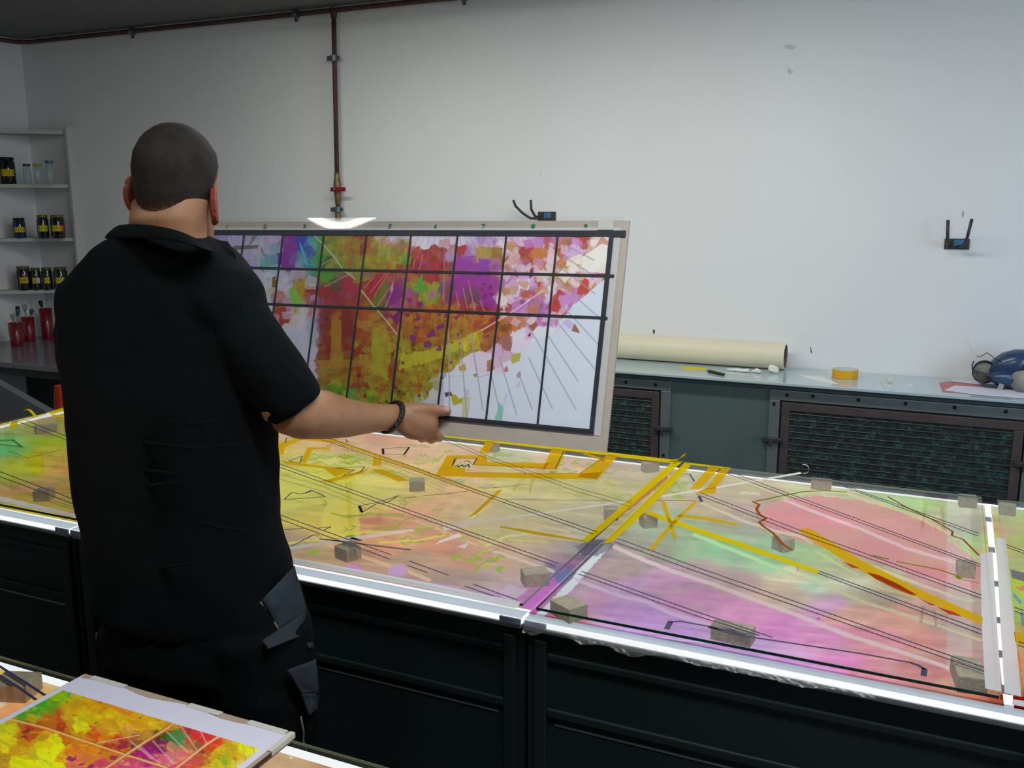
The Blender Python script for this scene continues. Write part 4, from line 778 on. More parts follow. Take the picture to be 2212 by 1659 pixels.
B_BASE = """470 515 150 140 190 510 520 165 150 200 500 540 160 150 180 545 520 150 145 170 580 515 170 150 190 560 545 150 150 170 545 565 160 150 190 580 560 100 150 180 575 578 100 180 165 590 550 110 150 180 600 520 160 145 180 570 592 165 165 170 592 585 120 170 200 580 605 165 165 175 593 637 150 190 180 460 600 160 150 180 500 650 165 160 175 520 750 150 150 165 450 800 165 160 180
620 520 120 50 150 625 540 140 50 160 615 560 110 20 140 625 572 110 30 140 637 515 110 50 160 655 515 60 80 190 650 505 40 60 170 660 530 50 120 190 668 515 50 150 190 669 547 80 50 180 655 555 60 160 180 648 572 130 150 170 672 575 40 150 160 680 520 90 160 130 685 540 60 140 60 692 515 80 130 40 680 570 60 150 70 688 560 60 140 40 645 592 160 150 175 660 600 130 150 160 670 600 50 120 90
610 600 165 155 175 620 620 170 165 180 615 640 165 150 165 628 605 140 140 170 640 603 120 60 60 650 606 150 110 30 648 625 185 150 0 640 648 120 190 60 635 638 90 170 90 650 652 150 170 40 655 620 170 130 10 612 652 190 130 100 603 645 160 30 50 625 657 190 80 20 670 620 140 30 20 668 605 110 50 40 675 640 160 30 30 665 645 150 60 20 660 658 160 100 140 680 655 160 80 130
610 670 180 60 30 620 682 170 40 30 635 675 170 160 80 628 687 200 150 80 655 670 160 170 160 645 690 160 160 170 670 680 150 140 160 672 668 190 100 40 680 675 180 160 190 640 720 165 165 185 660 740 160 160 175 675 700 150 150 165 672 760 165 160 180 680 730 140 150 160 650 700 170 165 185 685 690 150 100 160 689 720 110 90 110 600 750 165 160 180 640 800 160 160 180 560 700 165 160 180 680 800 165 155 175 500 850 165 160 180 650 860 165 165 175
700 700 120 20 10 697 740 130 40 5 695 680 110 30 50 710 672 110 20 40 705 688 60 50 20 725 690 170 100 10 725 720 160 110 0 728 750 150 110 0 745 690 120 20 20 748 720 90 30 30 750 740 160 20 10 745 770 130 20 30 705 765 110 40 10 720 780 150 90 0 700 790 160 100 0 720 800 150 100 0 735 800 160 70 0 740 785 170 120 0 725 825 130 130 10 705 820 140 70 0 730 835 100 150 10 715 842 60 160 20 745 815 160 130 0 695 830 120 60 50 700 860 140 110 20 740 870 120 140 20
775 690 170 70 10 785 680 180 90 10 800 690 150 110 0 815 685 130 80 0 840 690 110 20 60 850 680 120 20 110 775 720 170 60 0 790 710 160 90 0 810 710 170 130 0 825 715 190 110 50 835 735 150 60 20 845 740 140 40 30 815 740 160 170 0 800 740 130 90 0 780 760 170 60 0 815 770 150 150 0 840 770 160 60 10 770 770 150 20 20 790 790 170 140 0 820 800 170 170 0 840 800 170 60 0 770 800 160 80 0 790 805 170 100 0 810 820 150 140 0 770 820 160 60 10 800 835 150 160 0 830 830 160 140 0 775 845 60 150 60 800 852 60 160 20 815 862 110 160 0 840 850 150 150 0 825 835 160 50 10
880 680 180 90 20 900 690 190 120 20 930 690 180 90 10 870 720 190 130 20 900 720 190 100 20 930 715 190 120 20 945 700 190 120 30 870 745 180 150 0 890 745 170 80 10 905 750 180 80 10 880 770 200 190 0 910 770 190 190 0 930 765 190 170 0 950 750 190 170 0 880 800 180 170 10 900 795 190 190 0 930 790 190 170 0 950 785 200 150 20 865 815 170 100 0 880 830 160 120 10 905 815 180 160 0 920 815 180 130 0 935 820 170 160 40 870 850 170 130 0 890 855 170 160 0 905 835 190 110 20 900 862 150 160 80 920 850 190 180 30 930 862 170 170 190 915 868 160 160 180 948 830 170 165 185 950 860 175 170 190
705 515 60 110 10 730 520 110 130 10 720 540 150 150 10 735 560 90 100 50 710 570 50 90 30 700 550 60 110 60 740 515 160 140 20 750 530 150 150 20 770 515 170 70 20 785 525 170 30 20 780 510 180 50 20 760 550 160 140 20 775 560 160 140 30 750 570 140 140 10 770 575 150 150 20 725 575 100 110 40 800 512 180 120 60 800 522 190 100 30 800 542 190 80 20 815 520 180 170 60 825 530 180 190 30 830 515 180 170 190 850 515 185 180 195 880 512 180 170 190 800 560 180 150 20 830 550 170 170 50 850 560 180 160 30 860 545 180 150 40 870 550 120 180 30 875 562 130 170 40 850 575 150 160 20 820 575 180 150 10 870 522 190 130 130 840 537 180 150 120 885 532 190 110 70 865 535 190 120 60 862 580 170 40 30 835 580 180 70 30
700 600 50 140 20 690 595 60 150 20 720 610 60 70 30 710 605 60 90 30 740 615 50 70 50 750 600 160 30 70 760 610 170 20 50 775 600 150 150 20 765 590 140 150 20 745 590 70 110 50 770 620 170 40 40 700 620 160 30 40 720 630 150 30 70 750 635 160 40 80 690 640 170 40 20 730 645 130 20 30 710 650 120 20 20 760 650 160 30 30 700 655 170 60 90 770 640 150 40 30 735 625 70 60 50
800 590 110 110 10 790 600 120 120 10 820 600 170 20 40 810 610 180 20 40 800 620 180 20 50 835 595 190 30 30 790 632 180 90 20 800 642 180 60 30 785 650 160 80 10 815 630 120 60 30 830 620 90 110 20 825 640 100 120 20 820 650 70 80 20 845 600 200 110 80 855 600 200 90 70 868 600 190 70 110 865 615 180 60 150 850 625 150 40 110 862 640 110 20 150 850 650 150 10 130 865 655 150 20 140 840 640 100 20 90 790 655 170 100 10
900 520 190 190 205 920 525 195 195 210 950 515 190 185 205 900 545 190 70 50 910 560 180 50 50 930 560 180 50 40 945 550 190 70 50 890 570 170 40 50 925 575 170 40 40 950 570 190 50 60 965 537 200 110 80 970 547 180 140 190 935 600 180 30 50 945 610 180 40 60 905 610 140 180 20 900 620 120 180 20 910 625 50 160 50 895 600 180 30 40 920 595 170 60 20 930 630 160 170 20 920 650 150 160 30 895 635 160 80 130 890 655 190 90 90 885 640 180 80 140 940 645 120 160 30 960 600 180 110 30 955 612 110 110 150 965 625 60 70 60 905 660 180 90 20 930 665 190 100 20 955 650 190 110 30 970 640 110 60 90 880 615 170 140 20
1000 515 185 180 195 1020 520 185 170 200 1040 518 175 140 200 1060 520 190 150 205 1080 518 190 180 205 1000 540 190 60 60 1015 540 170 130 190 1035 545 180 150 80 1050 545 180 180 70 1065 545 150 110 30 1075 545 180 150 40 1010 570 150 60 170 1030 580 150 50 160 1050 570 140 60 160 1060 580 150 70 170 1070 570 170 110 150 990 580 170 50 130 1000 600 150 40 150 1030 600 130 40 150 1050 610 140 50 150 1070 610 160 60 150 1000 630 150 40 140 1010 640 150 90 90 1020 620 150 30 90 1040 630 140 40 150 1060 640 150 40 150 1060 655 150 20 140 1005 650 130 40 90 1030 655 120 50 80 985 650 180 40 60 1000 670 190 50 40 1040 670 180 30 40 1065 668 190 70 40 980 690 190 110 20
990 690 200 140 40 1010 695 200 130 30 1030 690 190 90 30 1040 700 180 50 40 1060 690 160 30 40 1050 710 170 60 30 1000 715 190 150 30 985 730 190 150 20 1015 720 200 130 30 1030 735 210 200 20 1010 735 200 190 20 985 750 200 190 10 970 760 210 200 10 1000 755 210 190 30 1020 750 200 180 30 960 790 210 190 20 975 775 200 180 30 1045 735 190 110 40 1060 720 190 120 40 1050 750 180 110 60 1100 690 190 100 50 1090 705 180 110 20 1110 700 190 100 30 1080 725 190 110 40 1100 720 190 110 30 1080 745 190 130 110 1095 745 150 100 90
1110 672 190 130 190 1130 680 190 140 200 1150 675 190 120 190 1170 670 190 120 190 1180 690 190 110 180 1150 700 190 130 178 1120 730 200 190 205 1140 720 200 190 210 1160 722 200 200 215 1180 722 200 200 215 1100 530 200 190 195 1110 532 200 170 110 1125 520 190 160 190 1135 520 190 110 190 1150 515 190 130 200 1165 515 190 130 200 1178 520 200 90 80 1190 515 200 130 200 1115 545 200 150 80 1105 545 200 110 50 1130 547 180 60 60 1140 537 190 50 80 1150 552 200 110 40 1165 550 210 130 40 1175 560 200 110 40 1110 567 200 150 160 1125 562 200 150 150 1135 572 190 110 190 1160 567 190 120 160 1120 582 195 150 200 1190 560 200 170 185 1195 580 200 180 195 1170 582 200 150 80 1150 580 195 160 200
1100 600 195 150 205 1095 620 200 180 210 1110 640 195 160 205 1115 605 190 100 80 1135 610 200 190 195 1150 620 190 130 200 1140 640 180 120 200 1165 615 200 80 90 1165 640 190 110 160 1180 610 200 180 200 1180 640 200 180 205 1120 650 180 80 170 1100 660 190 80 50 1150 660 190 130 200 1170 665 180 110 200 1220 520 200 120 130 1215 540 200 110 40 1240 515 200 130 200 1250 530 200 140 200 1265 520 200 80 60 1265 535 210 120 50 1285 520 205 190 180 1300 520 205 180 180 1290 550 205 200 190 1300 530 205 200 195 1230 545 195 160 205 1215 555 200 70 50 1215 572 205 150 80 1240 555 205 195 185 1240 580 205 195 195 1260 577 200 200 120 1280 580 205 195 190 1300 592 210 100 60
1220 602 200 160 110 1240 610 205 195 180 1260 605 205 120 20 1262 620 200 70 30 1255 630 200 60 30 1280 605 200 150 190 1240 630 195 120 180 1225 625 200 90 110 1210 620 200 150 140 1220 645 195 120 190 1205 650 200 60 30 1205 670 190 50 30 1215 660 190 130 190 1240 650 190 140 200 1270 650 190 195 215 1290 640 190 200 215 1250 680 190 200 215 1290 680 195 195 210 1230 700 190 200 215
980 820 195 190 205 1000 805 195 190 205 1040 790 192 180 195 1020 780 195 188 200 1000 850 190 190 210 1050 850 192 197 212 1100 800 195 195 210 1150 800 192 198 214 1200 800 190 200 216 1250 800 190 202 218 1100 880 190 198 215 1200 880 190 200 216 1260 880 190 202 218 1000 890 188 190 208 960 900 188 188 205 1060 770 195 170 190 1075 765 192 165 188 1120 750 195 185 205 1200 740 192 200 216 1290 740 192 200 216 1250 740 192 200 216 1050 820 192 196 212"""
def art_board(cv):  # base colours include the weaker light on the board's left side
    cv.base(B_BASE, 7, 7, (3.0, 16), (19, .62)); X, Y = cv.x, cv.y
    dark = np.clip((1000-X)/260, 0, 1)
    sat = cv.c.max(1)-cv.c.min(1); busy = np.clip(sat*3.2-.30, 0, 1)
    n = fbm(X/4., Y/22.)*.6+fbm(X/9., Y/9.)*.4; k = (n-.5)*2
    cv.c = cv.c*(1+(.95*k*busy)[:, None]); cv.c = np.clip(cv.c, 0.002, 1)
    cv.blend((fbm(X/5+3, Y/6+8)-.71)*12*busy*(X < 980)*(Y > 690), (60, 45, 10), .7)
    low = np.clip((Y-680)/60, 0, 1)*busy*(X < 1000); cv.c = cv.c*(1-.22*low)[:, None]
    cv.blend((fbm(X/9+3, Y/14+8)-.56)*4*busy*(X > 780)*(X < 1000)*(Y > 740), (205, 200, 10), .6)
    cv.blend((fbm(X/8+13, Y/16+2)-.57)*5*busy*(X > 690)*(X < 980)*(Y > 670), (160, 70, 10), .5)
    cv.c = cv.c*(1-.18*busy)[:, None]*(1+.5*(cv.cell-.5)*busy)[:, None]
    rr = random.Random(21)
    def scraps(n, x0, y0, x1, y1, pal, s0, s1, k, cond=lambda x, y: True):
        for i in range(n):
            x = rr.uniform(x0, x1); y = rr.uniform(y0, y1)
            if not cond(x, y): continue
            a = rr.uniform(0, 1.57); w_ = rr.uniform(s0, s1); h_ = rr.uniform(s0, s1)*1.1; q = []
            for u, v in ((-1, -1), (1, -1), (1, 1), (-1, 1)):
                u = u*w_/2*rr.uniform(.7, 1.2); v = v*h_/2*rr.uniform(.8, 1.2); q.append((x+u*math.cos(a)-v*math.sin(a), y+u*math.sin(a)+v*math.cos(a)))
            cv.poly(q, rr.choice(pal), k, .6)
    edge = lambda x, y: y < 800-(x-1090)*.92
    scraps(120, 1080, 512, 1312, 700, [(198, 160, 208), (200, 185, 200), (202, 120, 60), (206, 200, 192), (190, 70, 50), (196, 130, 190), (208, 150, 80), (200, 175, 190)], 12, 26, .62, edge)
    scraps(40, 890, 560, 1080, 660, [(175, 40, 60), (150, 40, 140), (170, 60, 150), (180, 90, 40), (120, 30, 110)], 8, 20, .4)
    scraps(60, 520, 508, 700, 700, [(162, 150, 190), (172, 166, 182), (120, 170, 175), (185, 178, 190), (150, 140, 180), (175, 100, 90)], 10, 24, .45, lambda x, y: y < 800 and not (600 < x < 672 and y < 580) and x < 690)
    scraps(90, 770, 650, 1060, 745, [(196, 125, 22), (180, 80, 20), (190, 150, 12), (170, 60, 15), (200, 140, 40)], 8, 20, .45)
    scraps(150, 690, 730, 965, 875, [(168, 158, 0), (150, 78, 10), (120, 130, 8), (185, 172, 8), (160, 100, 8), (140, 60, 10)], 8, 22, .42, lambda x, y: y < 870-(x-900)*.9)
    scraps(60, 700, 512, 885, 580, [(150, 150, 15), (120, 130, 20), (175, 90, 30), (90, 120, 30), (180, 160, 40)], 8, 20, .4)
    scraps(50, 690, 590, 880, 665, [(150, 25, 45), (110, 40, 40), (90, 100, 30), (160, 50, 70), (130, 20, 90)], 8, 20, .35)
    for i in range(150):   # small dark pen ticks over the lower left
        x = rr.uniform(700, 960); y = rr.uniform(700, 872)
        if y < 880-(x-890)*1.0: a = rr.uniform(-1.2, 1.2)+1.57*(rr.random() < .5); cv.line([(x, y), (x+rr.uniform(2, 7)*math.cos(a), y+rr.uniform(2, 7)*math.sin(a))], rr.uniform(.8, 1.8), (70, 45, 15), .65)
    # white torn paper area, lower right, and crisp torn patches
    P = cv.poly
    P([(1200, 712), (1216, 690), (1228, 672), (1250, 650), (1262, 640), (1300, 608), (1312, 600), (1306, 720), (1290, 930), (960, 905), (958, 820), (990, 790), (1040, 806), (1070, 800), (1100, 780), (1128, 760), (1150, 740), (1180, 715)], (190, 199, 215), .92, 1.5)
    P([(1114, 718), (1120, 713), (1127, 712), (1133, 736), (1108, 738), (1105, 715)], (200, 190, 208), 1); P([(1133, 735), (1138, 708), (1150, 714), (1153, 730)], (198, 165, 200), 1); P([(1153, 716), (1165, 703), (1180, 713), (1178, 730), (1153, 728)], (198, 200, 216), 1)
    P([(1108, 736), (1128, 735), (1126, 762), (1103, 760)], (198, 190, 210), 1); P([(1109, 764), (1126, 762), (1122, 780), (1106, 786), (1102, 775)], (190, 180, 35), .9)
    P([(1140, 706), (1158, 695), (1161, 702), (1152, 716), (1144, 712)], (165, 90, 60), 1); P([(1241, 698), (1250, 712), (1253, 720), (1234, 715)], (140, 95, 80), 1); P([(1215, 697), (1228, 690), (1242, 700), (1232, 712)], (180, 160, 205), .8)
    P([(1090, 726), (1104, 732), (1100, 758), (1085, 748), (1078, 730)], (150, 95, 90), .9); P([(1070, 745), (1083, 744), (1086, 768), (1068, 770), (1058, 760)], (190, 160, 195), .9); P([(1012, 765), (1036, 758), (1062, 764), (1060, 800), (1015, 792)], (196, 184, 204), .9)
    P([(1052, 780), (1062, 776), (1070, 798), (1052, 803)], (180, 110, 70), .9); P([(1068, 795), (1098, 790), (1098, 803), (1070, 810)], (192, 180, 200), 1); P([(1090, 796), (1096, 790), (1098, 803), (1088, 803)], (175, 110, 80), .9)
    P([(990, 792), (1004, 785), (1008, 800), (993, 802)], (205, 165, 20), .9); P([(1023, 808), (1033, 806), (1030, 814), (1022, 813)], (170, 150, 30), 1)
    P([(974, 855), (984, 852), (992, 862), (1002, 858), (998, 870), (980, 876), (976, 866)], (185, 178, 20), 1); P([(960, 848), (974, 846), (978, 854), (962, 858)], (90, 60, 65), 1)
    P([(1000, 856), (1016, 858), (1014, 882), (1008, 908), (996, 906)], (178, 180, 120), .8); P([(1004, 842), (1013, 842), (1012, 856), (1004, 854)], (190, 170, 215), .9)
    P([(1078, 868), (1088, 880), (1083, 912), (1066, 910), (1074, 888)], (128, 198, 182), .95, 1); P([(1090, 850), (1098, 848), (1094, 866), (1086, 876)], (178, 198, 222), .8)
    P([(1118, 806), (1124, 802), (1126, 812), (1120, 818), (1115, 812)], (155, 120, 150), .9); P([(1117, 830), (1124, 824), (1124, 834), (1114, 838)], (180, 165, 190), .8)
    P([(1141, 722), (1146, 718), (1147, 726), (1141, 728)], (130, 20, 100), 1)
    P([(1262, 600), (1272, 604), (1272, 622), (1266, 630), (1252, 640), (1246, 634), (1250, 620), (1256, 614)], (200, 62, 30), .9); P([(1196, 655), (1206, 645), (1212, 664), (1204, 677), (1196, 668)], (196, 50, 32), .9)
    P([(1207, 638), (1256, 636), (1238, 652), (1212, 665)], (195, 130, 195), .9); P([(1258, 555), (1300, 526), (1312, 530), (1310, 590), (1262, 588)], (206, 202, 194), .9); P([(1230, 544), (1250, 530), (1264, 545), (1236, 560), (1216, 548)], (198, 165, 210), .9)
    P([(1225, 560), (1260, 546), (1256, 570), (1222, 575)], (206, 198, 188), .9); P([(1182, 548), (1200, 546), (1196, 588), (1180, 590)], (204, 178, 190), .9); P([(1176, 512), (1186, 512), (1186, 540), (1176, 542)], (200, 85, 80), .9); P([(1152, 536), (1184, 536), (1182, 556), (1166, 558), (1148, 556)], (208, 125, 42), .9)
    P([(1118, 546), (1136, 532), (1150, 536), (1142, 552), (1126, 552)], (185, 55, 70), .85); P([(1128, 520), (1150, 516), (1152, 532), (1136, 538)], (192, 115, 195), .9); P([(1152, 512), (1174, 512), (1174, 534), (1153, 536)], (190, 130, 205), .9)
    P([(1096, 556), (1118, 552), (1124, 570), (1100, 574)], (200, 150, 150), .8); P([(1153, 556), (1173, 560), (1170, 574), (1150, 570)], (196, 130, 165), .9)
    P([(1028, 535), (1052, 534), (1058, 556), (1034, 558), (1028, 550)], (182, 150, 82), .9); P([(1052, 536), (1062, 534), (1062, 556), (1054, 556)], (160, 150, 20), .9); P([(1062, 534), (1086, 535), (1085, 558), (1062, 558)], (148, 105, 35), .9); P([(990, 536), (1004, 534), (1004, 552), (988, 552)], (190, 50, 50), .9)
    P([(1034, 558), (1056, 560), (1054, 590), (1036, 588)], (140, 55, 165), .9); P([(984, 554), (1028, 552), (1032, 588), (980, 590)], (155, 50, 165), .7); P([(984, 595), (1078, 598), (1070, 660), (1040, 650), (1036, 630), (978, 640)], (150, 38, 150), .55)
    P([(1004, 622), (1030, 620), (1036, 650), (1006, 656), (996, 645)], (90, 60, 70), .7, 3)
    # left part: dark bar, purple, cyan, blocks
    P([(504, 531), (560, 529), (556, 537), (504, 540)], (88, 80, 82), .95); P([(545, 510), (557, 508), (544, 526), (538, 531)], (95, 85, 85), .8); P([(563, 533), (568, 540), (570, 552), (566, 548)], (110, 75, 60), .9)
    P([(609, 508), (640, 508), (648, 520), (642, 560), (634, 578), (606, 578), (612, 540)], (118, 28, 145), .70, 2); P([(640, 508), (665, 508), (652, 545), (642, 540)], (48, 50, 168), .8, 2); P([(645, 520), (652, 530), (668, 575), (660, 572), (652, 548)], (70, 175, 195), .9)
    P([(664, 550), (672, 542), (668, 554), (664, 556)], (60, 35, 160), .9); P([(588, 598), (597, 597), (596, 622), (587, 620)], (112, 85, 40), 1); P([(636, 608), (658, 606), (659, 628), (652, 640), (640, 622)], (182, 145, 5), .9); P([(624, 625), (634, 618), (640, 628), (650, 645), (648, 658), (630, 656)], (125, 195, 62), .9)
    # long vertical bands of the lower middle
    P([(692, 665), (716, 668), (712, 780), (688, 778)], (118, 28, 10), .65, 2); P([(716, 690), (738, 692), (738, 740), (730, 790), (714, 790)], (165, 112, 0), .75, 1); P([(738, 670), (768, 672), (764, 770), (742, 776), (738, 740)], (112, 22, 22), .65, 3)
    P([(805, 712), (832, 700), (846, 740), (836, 820), (800, 800)], (172, 168, 0), .5, 3); P([(688, 778), (800, 776), (796, 790), (690, 798)], (170, 125, 0), .55, 2)
    P([(865, 770), (960, 745), (1030, 716), (1030, 735), (960, 770), (862, 800)], (206, 196, 8), .62, 5)
    P([(820, 598), (834, 592), (826, 612), (800, 640), (786, 628)], (182, 20, 45), .9, 2); P([(836, 640), (862, 600), (874, 606), (868, 664), (844, 664)], (118, 14, 118), .7, 3); P([(806, 645), (834, 610), (840, 616), (824, 662), (808, 662)], (95, 105, 25), .85, 2)
    P([(742, 588), (762, 608), (774, 626), (760, 640), (744, 622)], (172, 22, 60), .85, 2); P([(694, 590), (716, 590), (722, 600), (704, 612), (694, 604)], (60, 150, 20), .9, 2); P([(908, 592), (914, 596), (910, 640), (902, 622)], (55, 160, 60), .9, 1); P([(846, 616), (850, 606), (848, 628), (843, 632)], (215, 165, 130), .9)
    # purple blots over the orange field
    rr = random.Random(11)
    for cx, cy, r in ((907, 657, 7), (900, 690, 6), (898, 707, 6), (892, 730, 8), (921, 742, 8), (932, 720, 9), (950, 706, 8), (948, 680, 5), (962, 682, 6), (985, 687, 4), (990, 722, 5), (950, 748, 4), (948, 755, 5), (1052, 727, 5), (1094, 667, 4), (1040, 625, 5), (1060, 620, 5), (1048, 640, 6), (1062, 636, 4), (1020, 645, 5), (884, 650, 5), (880, 680, 5), (977, 740, 3), (994, 742, 3), (1046, 612, 4), (975, 782, 3), (923, 848, 3)):
        pt = []
        for i in range(9): a = i*.698; q = 1.25*r*rr.uniform(.40, 1.2); pt.append((cx+q*math.cos(a), cy+q*.9*math.sin(a)))
        P(pt, (112, 12, 100), .9)
    for cx, cy in ((855, 838), (862, 846), (835, 868), (905, 855), (775, 812), (870, 784), (788, 856), (706, 690), (1148, 590), (955, 815)):
        P([(cx-4, cy), (cx, cy-5), (cx+4, cy-1), (cx+2, cy+5)], (60, 25, 25), .85)
    P([(1146, 580), (1153, 577), (1152, 596), (1144, 602), (1143, 590)], (120, 15, 80), .95)
    # lead-pencil rays fanning out, and the light diagonals
    O = (965, 393); th = [0.7, 4.9, 9, 13, 16.7, 20.6, 25, 29.6, 33.4, 38.3, 43, 48.3, 53, 57.5, 62]
    r0 = [330, 330, 330, 420, 395, 440, 420, 340, 398, 380, 360, 330, 300, 300, 290]; r1 = [520, 530, 500, 535, 525, 525, 540, 565, 515, 515, 480, 440, 400, 385, 360]
    for a, ra, rb in zip(th, r0, r1):
        a = math.radians(a); cv.line([(O[0]+ra*math.sin(a), O[1]+ra*math.cos(a)), (O[0]+rb*math.sin(a), O[1]+rb*math.cos(a))], 2.6, (128, 132, 146), .8)
    for a in range(-62, 60, 5):
        a = math.radians(a); cv.line([(O[0]+115/max(.35, math.cos(a))*math.sin(a), 505), (O[0]+math.tan(a)*160, 553)], 1.3, (120, 80, 110), .55)
    for p in ([(680, 511), (696, 525), (724, 558), (740, 581), (768, 603)], [(781, 628), (809, 663), (835, 693), (857, 722)]): cv.line(p, 2.4, (170, 190, 160), .8)
    for p in ([(840, 588), (808, 640)], [(848, 615), (815, 660)], [(850, 622), (832, 664)], [(805, 602), (786, 622)], [(758, 590), (700, 620)], [(716, 560), (696, 572)], [(834, 590), (800, 632)], [(1000, 622), (1010, 668)], [(1012, 606), (1028, 682)], [(985, 630), (992, 672)], [(1038, 650), (1052, 690)], [(896, 560), (892, 580)], [(914, 550), (905, 585)], [(960, 560), (958, 650)]): cv.line(p, 1.3, (215, 170, 170), .6)
    cv.line([(1173, 627), (1120, 665), (1085, 687), (1040, 714)], 2.6, (222, 190, 215), .8); cv.line([(1085, 688), (1035, 716)], 3, (222, 200, 90), .8)
    for p in ([(610, 525), (545, 535)], [(605, 545), (570, 556)], [(625, 612), (600, 630)], [(680, 690), (640, 730)], [(690, 780), (660, 800)], [(640, 590), (605, 600)], [(1222, 690), (1200, 720)]): cv.line(p, 1.4, (120, 125, 150), .5)
    sat = cv.c.max(1)-cv.c.min(1); b2 = np.clip(sat*3-.25, 0, 1); cv.c = cv.c*(1-.30*b2)[:, None]; g = cv.c.mean(1, keepdims=True); cv.c = cv.c*.93+g*.07
    cv.line([(1030, 815), (1062, 808)], 1.6, (150, 130, 190), .8); cv.line([(945, 813), (1000, 812)], 1.4, (160, 150, 190), .7)

def painted_sheet(x0, x1, y0, y1, paint, label, name='painted_glass_sheet', step=.0026, z=None):
    z = (TZ+.0068) if z is None else z
    t = thing(name, ((x0+x1)/2, (y0+y1)/2, z-.006), label, 'glass sheet')
    painted_grid('paint_layer', (x0, y0, z), (x1-x0, 0, 0), (0, y1-y0, 0), int((x1-x0)/step)+2, int((y1-y0)/step)+2, .0055, FILM, t, paint, 1.0, CLEAR)
    return t
PS_A = painted_sheet(-2.955, -.6765, 1.546, 2.615, art_table, 'long yellow and peach painted glass lying on the tables before the man')
PS_B = painted_sheet(-.6760, .128, 1.530, 2.615, art_table, 'painted glass with pink oval, mint and violet areas on the right light table')
PS_C = painted_sheet(.142, .50, 1.530, 2.615, art_table, 'yellow green and orange painted glass at the far right picture edge', step=.004)
PS_D = painted_sheet(-2.0, -.55, .0, .962, art_near, 'orange painted glass on the near light table beside the cardboard mounted print', step=.006)

GZ = .8855
def upper(x0, x1, y0, y1, label, gz=GZ, front=M_gedge):
    t = thing('raised_glass_sheet', ((x0+x1)/2, (y0+y1)/2, gz), label, 'glass sheet')
    MB().box((x0, y0, gz), (x1, y1, gz+.005)).build('pane', UPPER, t)
    e = MB().box((x0, y0-.0004, gz), (x1, y0, gz+.005)); e.build('front_edge', front, t)
    MB().box((x0, y1, gz+.0), (x1, y1+.0004, gz+.005)).build('back_edge', M_gedge2, t)
    MB().box((x0-.0003, y0, gz), (x0, y1, gz+.005)).box((x1, y0, gz), (x1+.0003, y1, gz+.005)).build('side_edge', M_gedge, t)
    return t
UA = upper(-2.908, -.673, 1.4975, 2.590, 'long raised clear glass with dark lines and yellow tape, before the man')
UB = upper(-.643, .117, 1.4925, 2.572, 'raised clear glass over the pink and mint painting, right of the joint tape')
UC = upper(.152, .50, 1.4925, 2.566, 'clear glass sheet raised on blocks at the far right edge of the picture')
UD = upper(-2.0, -.62, .02, .950, 'clear glass sheet raised over the near light table, bottom left')
M_navy = mat('navy_line', L(38, 40, 78), .6); M_tapeY = trans('translucent_yellow_tape', L(232, 212, 30), .5); M_tapeYo = trans('amber_yellow_tape', L(234, 200, 45), .35)
M_tapeW = tapemat('white_masking_tape', (.93, .94, .95, 1), .25); M_green = trans('green_marker', L(130, 170, 0), .35); M_brown = trans('brown_marker', L(170, 95, 50), .6)
M_thin = mat('brown_thin_line', L(95, 80, 60), .7)
def gz_at(x, y, z): return atz(x, y, z)
def strokes(name, items, m, parent, z=GZ+.0051, label=None, th=.0003):
    mb = MB()
    for pts, wd in items:
        P = [atz(x, y, z) for x, y in pts]
        for i in range(len(P)-1):
            a, b = P[i], P[i+1]; d = b-a; d = d/np.linalg.norm(d); nn = np.array([-d[1], d[0], 0])*wd/2
            mb.prism([a-nn, b-nn, b+nn, a+nn], (0, 0, th))
    o = mb.build(name, m, parent)
    if label: o['label'] = label
    return o
def polys(name, items, m, parent, z=GZ+.0051, th=.0003, label=None):
    mb = MB()
    for pts in items: mb.prism([atz(x, y, z) for x, y in pts], (0, 0, th))
    o = mb.build(name, m, parent)
    if label: o['label'] = label
    return o
W1 = .0033
A = lambda *a, w=W1: ([(a[i], a[i+1]) for i in range(0, len(a), 2)], w)
